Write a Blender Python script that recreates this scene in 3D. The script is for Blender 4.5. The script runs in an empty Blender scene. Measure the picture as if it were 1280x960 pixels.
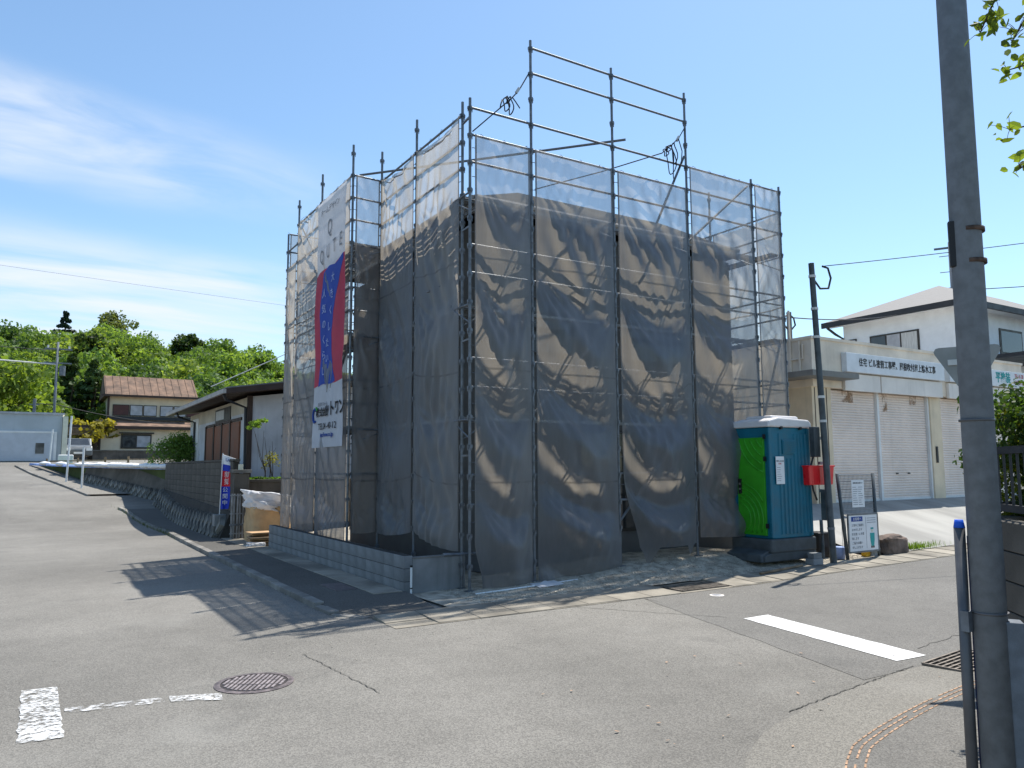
import bpy, math, random
import numpy as np
from mathutils import Vector, Matrix, noise as mnoise
random.seed(7); rng = np.random.default_rng(11)
R = math.radians
sc = bpy.context.scene
col = sc.collection
# ------------------------------------------------------------------ camera
CAM = (-5.9607, -10.8966, 1.9786)
cam = bpy.data.cameras.new('camera'); camo = bpy.data.objects.new('camera', cam); col.objects.link(camo)
FW = Vector((0.52451874, 0.84454359, 0.10782492)); RT = Vector((0.84977764, -0.52711651, -0.00511404)); UP = Vector((-0.05251726, -0.09430961, 0.99415675))
camo.matrix_world = Matrix(((RT.x, UP.x, -FW.x, CAM[0]), (RT.y, UP.y, -FW.y, CAM[1]), (RT.z, UP.z, -FW.z, CAM[2]), (0, 0, 0, 1)))
cam.sensor_fit = 'HORIZONTAL'; cam.sensor_width = 36.0; cam.lens = 959.64 / 1280 * 36.0
cam.clip_start = 0.05; cam.clip_end = 6000
sc.camera = camo
# ------------------------------------------------------------------ sun, sky, exposure
SUN = Vector((3.72, 1.42, 8.04)).normalized()
EL = math.asin(SUN.z); AZ = math.atan2(SUN.x, SUN.y)
w = bpy.data.worlds.new('World'); sc.world = w; w.use_nodes = True
nt = w.node_tree; nt.nodes.clear()
def N(nt, t, **k):
    n = nt.nodes.new(t)
    for a, b in k.items(): setattr(n, a, b)
    return n
def math_node(nt, op, a, b=None, clamp=False):
    n = nt.nodes.new('ShaderNodeMath'); n.operation = op; n.use_clamp = clamp
    for i, v in enumerate((a, b)):
        if v is None: continue
        if isinstance(v, (int, float)): n.inputs[i].default_value = v
        else: nt.links.new(v, n.inputs[i])
    return n.outputs[0]
sky = N(nt, 'ShaderNodeTexSky', sky_type='NISHITA', sun_disc=False, sun_elevation=EL, sun_rotation=AZ, altitude=50, air_density=1.0, dust_density=0.5, ozone_density=2.0)
tc = N(nt, 'ShaderNodeTexCoord'); sep = N(nt, 'ShaderNodeSeparateXYZ'); nt.links.new(tc.outputs['Generated'], sep.inputs[0])
zz = math_node(nt, 'MAXIMUM', math_node(nt, 'ADD', sep.outputs[2], 0.05), 0.02)
px = math_node(nt, 'DIVIDE', sep.outputs[0], zz); py = math_node(nt, 'DIVIDE', sep.outputs[1], zz)
# cirrus: streaks lying along one wind direction on a high flat layer
ca, sa = math.cos(R(6)), math.sin(R(6))
cu = math_node(nt, 'ADD', math_node(nt, 'MULTIPLY', px, ca), math_node(nt, 'MULTIPLY', py, sa))
cv = math_node(nt, 'SUBTRACT', math_node(nt, 'MULTIPLY', py, ca), math_node(nt, 'MULTIPLY', px, sa))
def cnoise(su, sv, scale, detail, off, dist=0.0, rough=0.55):
    cb = N(nt, 'ShaderNodeCombineXYZ')
    nt.links.new(math_node(nt, 'MULTIPLY', cu, su), cb.inputs[0]); nt.links.new(math_node(nt, 'MULTIPLY', cv, sv), cb.inputs[1]); cb.inputs[2].default_value = off
    n = N(nt, 'ShaderNodeTexNoise'); n.inputs['Scale'].default_value = scale; n.inputs['Detail'].default_value = detail
    n.inputs['Distortion'].default_value = dist; n.inputs['Roughness'].default_value = rough
    nt.links.new(cb.outputs[0], n.inputs['Vector']); return n.outputs['Fac']
def ramp(nt, fac, a, b, lo=0.0, hi=1.0):
    m = N(nt, 'ShaderNodeMapRange', interpolation_type='SMOOTHSTEP'); m.inputs[1].default_value = a; m.inputs[2].default_value = b; m.inputs[3].default_value = lo; m.inputs[4].default_value = hi
    nt.links.new(fac, m.inputs[0]); return m.outputs[0]
CL_OFF = 3.1
wob = math_node(nt, 'MULTIPLY', math_node(nt, 'SUBTRACT', cnoise(0.9, 0.9, 1.3, 3, 9.0), 0.5), 0.5)
cvw = math_node(nt, 'ADD', cv, wob)
b1 = ramp(nt, math_node(nt, 'ABSOLUTE', math_node(nt, 'SUBTRACT', cvw, 2.30)), 0.42, 0.02)
b2 = ramp(nt, cvw, 2.75, 3.6)
tex1 = ramp(nt, cnoise(1.2, 2.0, 2.0, 8, CL_OFF, 0.5, 0.55), 0.18, 0.80)
tex2 = ramp(nt, cnoise(0.5, 1.3, 1.4, 6, 5.7, 0.5), 0.25, 0.70)
fade = ramp(nt, cu, 1.35, 0.1)
band1 = math_node(nt, 'MULTIPLY', math_node(nt, 'MULTIPLY', b1, tex1), fade)
band2 = math_node(nt, 'MULTIPLY', math_node(nt, 'MULTIPLY', b2, tex2), ramp(nt, cu, 2.6, 0.8))
cl = math_node(nt, 'MINIMUM', math_node(nt, 'ADD', math_node(nt, 'MULTIPLY', band1, 0.95), math_node(nt, 'MULTIPLY', band2, 1.0)), 0.9)
mixc = N(nt, 'ShaderNodeMix', data_type='RGBA'); nt.links.new(cl, mixc.inputs[0]); wb = N(nt, 'ShaderNodeMix', data_type='RGBA', blend_type='MULTIPLY'); wb.inputs[0].default_value = 1.0; nt.links.new(sky.outputs[0], wb.inputs[6]); wb.inputs[7].default_value = (0.95, 1.055, 1.05, 1); nt.links.new(wb.outputs[2], mixc.inputs[6]); mixc.inputs[7].default_value = (4.7, 5.05, 5.6, 1)
bg = N(nt, 'ShaderNodeBackground'); bg.inputs[1].default_value = 0.118; nt.links.new(mixc.outputs[2], bg.inputs[0])
wo = N(nt, 'ShaderNodeOutputWorld'); nt.links.new(bg.outputs[0], wo.inputs[0])
sl = bpy.data.lights.new('sun', 'SUN'); sl.energy = 4.2; sl.angle = R(0.53); sl.color = (1.0, 0.955, 0.88)
so = bpy.data.objects.new('sun', sl); col.objects.link(so); so.rotation_euler = SUN.to_track_quat('Z', 'Y').to_euler(); so.location = SUN * 60
vs = sc.view_settings; vs.view_transform = 'Standard'; vs.look = 'None'; vs.exposure = 0.7; vs.gamma = 1.0; vs.use_curve_mapping = False
sc.cycles.max_bounces = 8; sc.cycles.transparent_max_bounces = 32; sc.cycles.use_denoising = True

# ------------------------------------------------------------------ materials
def pbsdf(name, rough=0.7, spec=0.3, metal=0.0):
    m = bpy.data.materials.new(name); m.use_nodes = True
    b = m.node_tree.nodes['Principled BSDF']; b.inputs['Roughness'].default_value = rough; b.inputs['Metallic'].default_value = metal
    b.inputs['Specular IOR Level'].default_value = spec
    return m, m.node_tree, b
def noise_fac(nt, scale, detail=4, vec=None, rough=0.55, dist=0.0):
    n = N(nt, 'ShaderNodeTexNoise'); n.inputs['Scale'].default_value = scale; n.inputs['Detail'].default_value = detail; n.inputs['Roughness'].default_value = rough; n.inputs['Distortion'].default_value = dist
    if vec is None:
        t = N(nt, 'ShaderNodeTexCoord'); vec = t.outputs['Object']
    nt.links.new(vec, n.inputs['Vector']); return n.outputs['Fac']
def mixcol(nt, fac, a, b):
    m = N(nt, 'ShaderNodeMix', data_type='RGBA')
    if isinstance(fac, float): m.inputs[0].default_value = fac
    else: nt.links.new(fac, m.inputs[0])
    for i, v in ((6, a), (7, b)):
        if isinstance(v, (tuple, list)): m.inputs[i].default_value = (*v[:3], 1)
        else: nt.links.new(v, m.inputs[i])
    return m.outputs[2]
def stretch(nt, s):
    t = N(nt, 'ShaderNodeTexCoord'); mp = N(nt, 'ShaderNodeMapping'); mp.inputs['Scale'].default_value = s; nt.links.new(t.outputs['Object'], mp.inputs[0]); return mp.outputs[0]
MAT = {}
def M(name, c, rough=0.7, var=0.12, scale=2.5, bump=0.0, bscale=80, metal=0.0, spec=0.3, c2=None, st=None, streak=0.0, rnd=0.0):
    m, t, b = pbsdf(name, rough, spec, metal)
    vec = stretch(t, st) if st else None
    f = ramp(t, noise_fac(t, scale, 6, vec), 0.3, 0.7)
    c2 = c2 or tuple(min(1, x * (1 - 2 * var)) for x in c)
    hi = tuple(min(1, x * (1 + var)) for x in c)
    cc = mixcol(t, f, c2, hi)
    if streak:   # rain-dirt streaks running down a wall
        sf = ramp(t, noise_fac(t, 1.0, 5, stretch(t, (6, 6, 0.35))), 0.52, 0.75, 0, streak)
        cc = mixcol(t, sf, cc, tuple(x * 0.45 for x in c))
    if rnd:   # each piece its own shade
        oi = N(t, 'ShaderNodeObjectInfo'); cc = mixcol(t, math_node(t, 'MULTIPLY', oi.outputs['Random'], rnd), cc, tuple(x * 0.3 for x in c))
    t.links.new(cc, b.inputs['Base Color'])
    rr = ramp(t, f, 0, 1, max(0.05, rough - 0.08), min(1, rough + 0.08)); t.links.new(rr, b.inputs['Roughness'])
    if bump:
        bn = N(t, 'ShaderNodeBump'); bn.inputs['Strength'].default_value = bump; bn.inputs['Distance'].default_value = 0.01
        t.links.new(noise_fac(t, bscale, 3), bn.inputs['Height']); t.links.new(bn.outputs[0], b.inputs['Normal'])
    MAT[name] = m; return m
def asphalt(name, lo, hi, tint=(1, 0.945, 0.85), patch=True):
    m, t, b = pbsdf(name, 0.88, 0.25)
    big = ramp(t, noise_fac(t, 0.22, 5), 0.3, 0.72); mid = noise_fac(t, 2.6, 5); tread = ramp(t, noise_fac(t, 0.5, 4, stretch(t, (0.35, 2.2, 1))), 0.35, 0.7)
    fine = N(t, 'ShaderNodeTexVoronoi'); fine.inputs['Scale'].default_value = 105; tcn = N(t, 'ShaderNodeTexCoord'); t.links.new(tcn.outputs['Object'], fine.inputs['Vector'])
    fsep = N(t, 'ShaderNodeSeparateColor'); t.links.new(fine.outputs['Color'], fsep.inputs[0])
    fac = math_node(t, 'ADD', math_node(t, 'MULTIPLY', big, 0.50), math_node(t, 'MULTIPLY', tread, 0.08))
    fac = math_node(t, 'ADD', fac, math_node(t, 'MULTIPLY', mid, 0.42))
    c0 = mixcol(t, fac, tuple(lo * x for x in tint), tuple(hi * x for x in tint))
    gr = mixcol(t, ramp(t, fsep.outputs[0], 0.0, 1.0), (0.62, 0.62, 0.62), (1.38, 1.38, 1.36))
    mu = N(t, 'ShaderNodeMix', data_type='RGBA', blend_type='MULTIPLY'); mu.inputs[0].default_value = 0.7; t.links.new(c0, mu.inputs[6]); t.links.new(gr, mu.inputs[7])
    cc = mu.outputs[2]
    oil = ramp(t, noise_fac(t, 0.9, 5, stretch(t, (0.8, 0.8, 1)), 0.6, 1.2), 0.60, 0.78, 0, 0.38); cc = mixcol(t, oil, cc, (lo * 0.62, lo * 0.6, lo * 0.56))
    sp = ramp(t, noise_fac(t, 7.0, 2), 0.70, 0.78, 0, 0.5); cc = mixcol(t, sp, cc, (lo * 0.5, lo * 0.48, lo * 0.45))
    dust = ramp(t, noise_fac(t, 0.55, 6), 0.52, 0.8, 0, 0.45)
    cc = mixcol(t, dust, cc, (hi * 1.12, hi * 1.08, hi * 0.98))
    t.links.new(cc, b.inputs['Base Color'])
    bn = N(t, 'ShaderNodeBump'); bn.inputs['Strength'].default_value = 0.35; bn.inputs['Distance'].default_value = 0.006
    t.links.new(math_node(t, 'ADD', fine.outputs['Distance'], noise_fac(t, 40, 3)), bn.inputs['Height']); t.links.new(bn.outputs[0], b.inputs['Normal'])
    MAT[name] = m; return m
asphalt('asphalt', 0.12, 0.245); asphalt('newer_asphalt', 0.115, 0.195, (1, 0.955, 0.88)); asphalt('pavement_asphalt', 0.075, 0.135); asphalt('corner_asphalt', 0.16, 0.245, (1, 0.94, 0.83))
M('concrete', (0.27, 0.255, 0.23), 0.9, 0.2, 1.6, 0.3, 90, rnd=0.4)
M('gutter_concrete', (0.31, 0.28, 0.23), 0.92, 0.24, 1.1, 0.4, 70, rnd=0.3)
M('apron_concrete', (0.34, 0.33, 0.305), 0.92, 0.14, 0.9, 0.25, 60, st=(1, 0.25, 1))
M('block', (0.225, 0.235, 0.24), 0.9, 0.14, 3, 0.4, 120, streak=0.25, rnd=0.22)
M('plain_concrete', (0.26, 0.265, 0.265), 0.85, 0.14, 1.5, 0.2, 60, streak=0.35)
M('old_block', (0.125, 0.115, 0.10), 0.95, 0.22, 1.2, 0.4, 60, streak=0.5, rnd=0.35)
M('old_stone', (0.24, 0.235, 0.215), 0.95, 0.35, 1.6, 0.4, 40, rnd=0.8)
M('mortar', (0.05, 0.047, 0.042), 0.95, 0.2)
M('gravel', (0.42, 0.375, 0.30), 0.95, 0.22, 5, 0.5, 70)
M('pebble', (0.46, 0.42, 0.35), 0.9, 0.25, 9)
M('soil', (0.16, 0.13, 0.09), 0.95, 0.25, 1.5, 0.5, 40)
M('grassland', (0.09, 0.12, 0.04), 0.95, 0.3, 0.3)
M('forest_floor', (0.045, 0.05, 0.02), 0.95, 0.3, 0.2)
M('steel', (0.15, 0.165, 0.185), 0.45, 0.22, 7, metal=0.35, spec=0.5)
M('steel_deck', (0.30, 0.31, 0.32), 0.5, 0.2, 6, metal=0.4)
M('iron', (0.17, 0.145, 0.145), 0.6, 0.25, 12, 0.3, 150, metal=0.5)
M('rib_iron', (0.27, 0.235, 0.235), 0.6, 0.15, 12, metal=0.2); M('lid_iron', (0.05, 0.043, 0.043), 0.7, 0.2, 12, metal=0.3); M('grate_iron', (0.22, 0.19, 0.16), 0.65, 0.25, 8, metal=0.5)
M('dark_hole', (0.015, 0.014, 0.012), 0.95); M('crack_tar', (0.07, 0.068, 0.062), 0.95)
M('rope', (0.02, 0.02, 0.022), 0.8)
M('tie_cord', (0.10, 0.11, 0.13), 0.8); M('buckle', (0.45, 0.43, 0.40), 0.4, metal=0.8)
M('house_wall', (0.12, 0.12, 0.12), 0.85, 0.1, 2)
M('house_roof', (0.05, 0.05, 0.048), 0.95, 0.2, 3, spec=0.03)
M('fascia', (0.40, 0.38, 0.36), 0.6, 0.1)
M('glass', (0.03, 0.035, 0.04), 0.08, 0.1, spec=0.8)
M('curtain', (0.55, 0.56, 0.55), 0.9, 0.15, 8, st=(8, 8, 0.3))
M('sash', (0.05, 0.045, 0.04), 0.45)
M('toilet_blue', (0.003, 0.13, 0.20), 0.48, 0.08, 4, spec=0.4)
M('toilet_green', (0.035, 0.32, 0.012), 0.45, 0.08, 4, spec=0.4)
M('toilet_white', (0.66, 0.63, 0.62), 0.5, 0.04)
M('toilet_base', (0.075, 0.085, 0.09), 0.7, 0.15, 5)
M('black_plastic', (0.018, 0.018, 0.02), 0.45)
M('paper', (0.78, 0.78, 0.78), 0.8, 0.04)
M('ink', (0.02, 0.02, 0.022), 0.8, 0.0); M('ink_pale', (0.36, 0.44, 0.72), 0.8, 0.0); M('ink_grey', (0.22, 0.23, 0.25), 0.8, 0.0); M('ink_blue', (0.03, 0.07, 0.28), 0.8, 0.0); M('ink_teal', (0.04, 0.34, 0.33), 0.7, 0.0); M('ink_red', (0.55, 0.10, 0.10), 0.7, 0.0)
M('red_box', (0.75, 0.012, 0.018), 0.35, 0.08, spec=0.5)
M('pole_metal', (0.085, 0.10, 0.11), 0.55, 0.2, 4, metal=0.3)
M('band_white', (0.62, 0.62, 0.60), 0.6, 0.1)
M('pole_concrete', (0.165, 0.185, 0.21), 0.85, 0.10, 14, 0.2, 160, streak=0.2)
M('conduit', (0.13, 0.13, 0.135), 0.5, 0.15, 4, metal=0.5)
M('blue_plastic', (0.01, 0.10, 0.62), 0.45)
M('sign_back', (0.30, 0.30, 0.29), 0.55, 0.1, 4, metal=0.3)
M('sign_white', (0.74, 0.76, 0.78), 0.55, 0.05)
M('garage_wall', (0.74, 0.61, 0.44), 0.9, 0.07, 1.5, 0.2, 90, streak=0.18)
M('garage_parapet', (0.80, 0.69, 0.56), 0.9, 0.08, 1.5, 0.2, 90, streak=0.15)
M('shutter', (0.80, 0.68, 0.60), 0.5, 0.06, 1.0, streak=0.12)
M('shutter_frame', (0.72, 0.72, 0.71), 0.5, 0.05)
M('panel_white', (0.78, 0.72, 0.66), 0.6, 0.06, 1.2, streak=0.25)
M('strap_rust', (0.10, 0.065, 0.05), 0.9, 0.3, 20); M('rust', (0.32, 0.20, 0.11), 0.9, 0.25, 6)
M('canopy_grey', (0.22, 0.215, 0.20), 0.7, 0.1)
M('white_wall', (0.72, 0.76, 0.80), 0.85, 0.04, 2, 0.15, 50)
M('grey_roof', (0.26, 0.245, 0.23), 0.8, 0.12, 5, 0.5, 30, st=(1, 1, 9))
M('dark_trim', (0.035, 0.037, 0.042), 0.5)
M('kawara', (0.20, 0.20, 0.20), 0.6, 0.15)
M('beige_wall', (0.74, 0.64, 0.48), 0.9, 0.06, 1.0, streak=0.12)
M('brown_roof', (0.21, 0.135, 0.095), 0.85, 0.25, 1.6)
M('brown_trim', (0.06, 0.04, 0.032), 0.6)
M('maroon', (0.10, 0.045, 0.04), 0.6)
M('pane_pale', (0.42, 0.43, 0.46), 0.25, 0.1)
M('stucco', (0.55, 0.56, 0.58), 0.9, 0.1, 1.0, 0.3, 60, streak=0.55)
M('stucco_cream', (0.52, 0.47, 0.38), 0.9, 0.1, 1.0)
M('brown_shutter', (0.22, 0.085, 0.045), 0.6, 0.12, 2)
M('white_paint', (0.78, 0.78, 0.77), 0.6, 0.05)
M('pale_garage', (0.44, 0.48, 0.51), 0.85, 0.06, 0.6, streak=0.15)
M('pale_shutter', (0.52, 0.55, 0.60), 0.6, 0.04)
M('cream_trim', (0.70, 0.68, 0.55), 0.8, 0.06)
M('sack_white', (0.80, 0.79, 0.79), 0.8, 0.06, 3)
M('sack_brown', (0.55, 0.36, 0.19), 0.85, 0.10, 3)
M('timber', (0.52, 0.33, 0.18), 0.8, 0.2, 4, st=(1, 8, 8))
M('old_timber', (0.30, 0.21, 0.13), 0.85, 0.2, 4)
M('boulder', (0.17, 0.125, 0.10), 0.9, 0.3, 3.5, 0.8, 18)
M('bark', (0.10, 0.075, 0.05), 0.95, 0.3, 6, 0.6, 25)
M('orange_brick', (0.42, 0.27, 0.175), 0.9, 0.2, 9)
M('navy', (0.008, 0.016, 0.06), 0.5); M('flag_blue', (0.02, 0.045, 0.42), 0.7, 0.05); M('flag_white', (0.78, 0.79, 0.82), 0.75, 0.04); M('flag_red', (0.62, 0.02, 0.03), 0.7, 0.05)
M('tarp_blue', (0.30, 0.40, 0.68), 0.6, 0.15, 2)
M('car_paint', (0.10, 0.115, 0.13), 0.4, 0.04, spec=0.6); M('tyre', (0.02, 0.02, 0.02), 0.8)
M('wire', (0.03, 0.03, 0.033), 0.6)
M('yellow_plastic', (0.62, 0.36, 0.02), 0.6)
# paint that has partly worn off the road
def worn(name, lo, hi, sc1=9.0, c=(0.80, 0.80, 0.80)):
    m = bpy.data.materials.new(name); m.use_nodes = True; t = m.node_tree; b = t.nodes['Principled BSDF']; b.inputs['Roughness'].default_value = 0.75
    f1 = noise_fac(t, sc1, 8, None, 0.7); f2 = noise_fac(t, 3.0, 4)
    t.links.new(mixcol(t, ramp(t, f2, 0.3, 0.7), tuple(x * 0.9 for x in c), c), b.inputs['Base Color'])
    k = ramp(t, math_node(t, 'ADD', math_node(t, 'MULTIPLY', f1, 0.75), math_node(t, 'MULTIPLY', f2, 0.25)), lo, hi)
    tr = N(t, 'ShaderNodeBsdfTransparent'); mx = N(t, 'ShaderNodeMixShader'); t.links.new(k, mx.inputs[0]); t.links.new(tr.outputs[0], mx.inputs[1]); t.links.new(b.outputs[0], mx.inputs[2])
    t.links.new(mx.outputs[0], t.nodes['Material Output'].inputs[0]); MAT[name] = m
worn('rust_soft', 0.42, 0.72, 3.0, (0.36, 0.22, 0.13)); worn('road_paint', 0.30, 0.38, 11.0, (0.68, 0.675, 0.66)); worn('worn_paint', 0.40, 0.60, 22.0, (0.68, 0.68, 0.67)); worn('faint_paint', 0.46, 0.70, 12.0)
# translucent leaves, colour from a per-tree attribute
def leafmat(name, trans=0.45, spec=0.25):
    m = bpy.data.materials.new(name); m.use_nodes = True; t = m.node_tree; b = t.nodes['Principled BSDF']; b.inputs['Roughness'].default_value = 0.55; b.inputs['Specular IOR Level'].default_value = spec
    a = N(t, 'ShaderNodeVertexColor', layer_name='tone'); t.links.new(a.outputs[0], b.inputs['Base Color'])
    tl = N(t, 'ShaderNodeBsdfTranslucent'); br = N(t, 'ShaderNodeMix', data_type='RGBA', blend_type='MULTIPLY'); br.inputs[0].default_value = 1; t.links.new(a.outputs[0], br.inputs[6]); br.inputs[7].default_value = (1.5, 1.45, 0.6, 1)
    t.links.new(br.outputs[2], tl.inputs[0])
    mx = N(t, 'ShaderNodeMixShader'); mx.inputs[0].default_value = trans; t.links.new(b.outputs[0], mx.inputs[1]); t.links.new(tl.outputs[0], mx.inputs[2]); t.links.new(mx.outputs[0], t.nodes['Material Output'].inputs[0]); MAT[name] = m
leafmat('leaf', 0.5); leafmat('needle', 0.2)
# woven mesh sheet: open weave (see-through) + threads that scatter light to both sides
def meshsheet(name, open_=0.50, refl=(0.29, 0.325, 0.38), trans=(0.56, 0.495, 0.40), tw=0.67):
    m = bpy.data.materials.new(name); m.use_nodes = True; t = m.node_tree; t.nodes.remove(t.nodes['Principled BSDF'])
    df = N(t, 'ShaderNodeBsdfDiffuse'); tl = N(t, 'ShaderNodeBsdfTranslucent'); tr = N(t, 'ShaderNodeBsdfTransparent'); gl = N(t, 'ShaderNodeBsdfGlossy'); gl.inputs['Roughness'].default_value = 0.42; gl.inputs[0].default_value = (0.75, 0.78, 0.85, 1)
    st = ramp(t, noise_fac(t, 1.0, 6, stretch(t, (5, 5, 0.5))), 0.3, 0.7); st2 = ramp(t, noise_fac(t, 1.0, 4, stretch(t, (26, 26, 1.6))), 0.3, 0.7)
    t.links.new(mixcol(t, st, tuple(x * 0.92 for x in refl), tuple(x * 1.08 for x in refl)), df.inputs[0])
    t.links.new(mixcol(t, st, tuple(x * 0.92 for x in trans), trans), tl.inputs[0])
    tr.inputs[0].default_value = (1, 1, 1, 1)
    m1 = N(t, 'ShaderNodeMixShader'); m1.inputs[0].default_value = tw; t.links.new(df.outputs[0], m1.inputs[1]); t.links.new(tl.outputs[0], m1.inputs[2])
    m2 = N(t, 'ShaderNodeMixShader'); m2.inputs[0].default_value = 0.08; t.links.new(m1.outputs[0], m2.inputs[1]); t.links.new(gl.outputs[0], m2.inputs[2])
    ge = N(t, 'ShaderNodeNewGeometry'); dt = N(t, 'ShaderNodeVectorMath', operation='DOT_PRODUCT'); t.links.new(ge.outputs['Normal'], dt.inputs[0]); t.links.new(ge.outputs['Incoming'], dt.inputs[1])
    inv = math_node(t, 'DIVIDE', 1.0, math_node(t, 'MAXIMUM', math_node(t, 'ABSOLUTE', dt.outputs['Value']), 0.12))
    op = math_node(t, 'POWER', ramp(t, math_node(t, 'ADD', math_node(t, 'MULTIPLY', st, 0.5), math_node(t, 'MULTIPLY', st2, 0.5)), 0, 1, open_ - 0.025, open_ + 0.025), inv)
    m3 = N(t, 'ShaderNodeMixShader'); t.links.new(op, m3.inputs[0]); t.links.new(m2.outputs[0], m3.inputs[1]); t.links.new(tr.outputs[0], m3.inputs[2])
    t.links.new(m3.outputs[0], t.nodes['Material Output'].inputs[0]); MAT[name] = m
meshsheet('mesh_grey'); meshsheet('mesh_hem', 0.12, (0.20, 0.21, 0.23), (0.3, 0.27, 0.22))
def cloth(name, c, trans=0.35):
    m = bpy.data.materials.new(name); m.use_nodes = True; t = m.node_tree; b = t.nodes['Principled BSDF']; b.inputs['Roughness'].default_value = 0.7
    f = ramp(t, noise_fac(t, 2.0, 5), 0.3, 0.7); cc = mixcol(t, f, tuple(x * 0.88 for x in c), c); t.links.new(cc, b.inputs['Base Color'])
    tl = N(t, 'ShaderNodeBsdfTranslucent'); t.links.new(cc, tl.inputs[0]); mx = N(t, 'ShaderNodeMixShader'); mx.inputs[0].default_value = trans
    t.links.new(b.outputs[0], mx.inputs[1]); t.links.new(tl.outputs[0], mx.inputs[2]); t.links.new(mx.outputs[0], t.nodes['Material Output'].inputs[0]); MAT[name] = m
cloth('banner_white', (0.72, 0.74, 0.80)); cloth('banner_blue', (0.035, 0.10, 0.55)); cloth('banner_red', (0.60, 0.06, 0.12)); cloth('sack_film', (0.80, 0.80, 0.82), 0.3)

# ------------------------------------------------------------------ mesh helpers
def wloc(o):
    v = Vector((0, 0, 0))
    while o is not None: v += o.location; o = o.parent
    return v
class MB:
    def __init__(s): s.v = []; s.f = []; s.mi = []
    def add(s, vs, fs, mi=0):
        b = len(s.v); s.v += [tuple(v) for v in vs]; s.f += [tuple(b + i for i in f) for f in fs]; s.mi += [mi] * len(fs); return s
    def hexa(s, p, mi=0): return s.add(p, [(0, 3, 2, 1), (4, 5, 6, 7), (0, 1, 5, 4), (1, 2, 6, 5), (2, 3, 7, 6), (3, 0, 4, 7)], mi)
    def box(s, x0, x1, y0, y1, z0, z1, mi=0): return s.hexa([(x0, y0, z0), (x1, y0, z0), (x1, y1, z0), (x0, y1, z0), (x0, y0, z1), (x1, y0, z1), (x1, y1, z1), (x0, y1, z1)], mi)
    def obox(s, c, ax, ay, az, mi=0):   # centre + half-axis vectors
        c, ax, ay, az = map(Vector, (c, ax, ay, az))
        return s.hexa([c - ax - ay - az, c + ax - ay - az, c + ax + ay - az, c - ax + ay - az, c - ax - ay + az, c + ax - ay + az, c + ax + ay + az, c - ax + ay + az], mi)
    def beam(s, p0, p1, wd, ht, up=(0, 0, 1), mi=0):
        p0, p1 = Vector(p0), Vector(p1); d = (p1 - p0); l = d.length; d.normalize(); sd = d.cross(Vector(up)).normalized(); u = sd.cross(d)
        return s.obox((p0 + p1) / 2, d * l / 2, sd * wd / 2, u * ht / 2, mi)
    def tube(s, p0, p1, r0, r1=None, n=8, mi=0): return s.path([p0, p1], [r0, r0 if r1 is None else r1], n, mi)
    def path(s, pts, r, n=6, mi=0):
        pts = [Vector(p) for p in pts]; rs = r if isinstance(r, (list, tuple)) else [r] * len(pts); b = len(s.v); fs = []
        ref = None
        for i, p in enumerate(pts):
            d = (pts[min(i + 1, len(pts) - 1)] - pts[max(i - 1, 0)]).normalized()
            if ref is None: ref = d.orthogonal().normalized()
            a = (ref - d * ref.dot(d)).normalized(); c = d.cross(a); ref = a
            for k in range(n):
                t = 2 * math.pi * k / n; s.v.append(tuple(p + (a * math.cos(t) + c * math.sin(t)) * rs[i]))
        for i in range(len(pts) - 1):
            for k in range(n):
                k2 = (k + 1) % n; fs.append((b + i * n + k, b + i * n + k2, b + (i + 1) * n + k2, b + (i + 1) * n + k))
        fs.append(tuple(b + k for k in reversed(range(n)))); fs.append(tuple(b + (len(pts) - 1) * n + k for k in range(n)))
        s.f += fs; s.mi += [mi] * len(fs); return s
    def prism(s, poly, fn0, fn1, mi=0):   # poly of 2-D points, mapped to the two caps
        n = len(poly); vs = [fn0(*q) for q in poly] + [fn1(*q) for q in poly]
        return s.add(vs, [tuple(reversed(range(n))), tuple(range(n, 2 * n))] + [(i, (i + 1) % n, n + (i + 1) % n, n + i) for i in range(n)], mi)
    def lathe(s, c, prof, n=16, mi=0):
        b = len(s.v); fs = []
        for r, z in prof:
            for k in range(n): t = 2 * math.pi * k / n; s.v.append((c[0] + r * math.cos(t), c[1] + r * math.sin(t), c[2] + z))
        for i in range(len(prof) - 1):
            for k in range(n): k2 = (k + 1) % n; fs.append((b + i * n + k, b + i * n + k2, b + (i + 1) * n + k2, b + (i + 1) * n + k))
        fs.append(tuple(b + k for k in reversed(range(n)))); fs.append(tuple(b + (len(prof) - 1) * n + k for k in range(n)))
        s.f += fs; s.mi += [mi] * len(fs); return s
    def build(s, name, mat, parent=None, smooth=False, bevel=0.0, kind=None, local=False):
        o = wloc(parent) if (parent is not None and not local) else Vector((0, 0, 0))
        me = bpy.data.meshes.new(name); me.from_pydata([(x - o.x, y - o.y, z - o.z) for x, y, z in s.v], [], s.f)
        mats = mat if isinstance(mat, (list, tuple)) else [mat]
        for k in mats: me.materials.append(MAT[k])
        if len(mats) > 1: me.polygons.foreach_set('material_index', s.mi)
        if smooth: me.polygons.foreach_set('use_smooth', [len(p.vertices) == 4 for p in me.polygons])
        me.update(); return link(name, me, parent, bevel, kind)
def link(name, me, parent=None, bevel=0.0, kind=None):
    ob = bpy.data.objects.new(name, me); col.objects.link(ob); ob.parent = parent
    if bevel:
        md = ob.modifiers.new('bevel', 'BEVEL'); md.width = bevel; md.segments = 2; md.limit_method = 'ANGLE'; md.angle_limit = R(40)
    if kind: ob['kind'] = kind
    return ob
def tag(o, label, cat, group=None):
    o['label'] = label; o['category'] = cat
    if group: o['group'] = group
    return o
def thing(name, label, cat, loc=(0, 0, 0), group=None):
    o = bpy.data.objects.new(name, None); o.empty_display_size = 0.2; col.objects.link(o); o.location = loc; return tag(o, label, cat, group)
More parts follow.
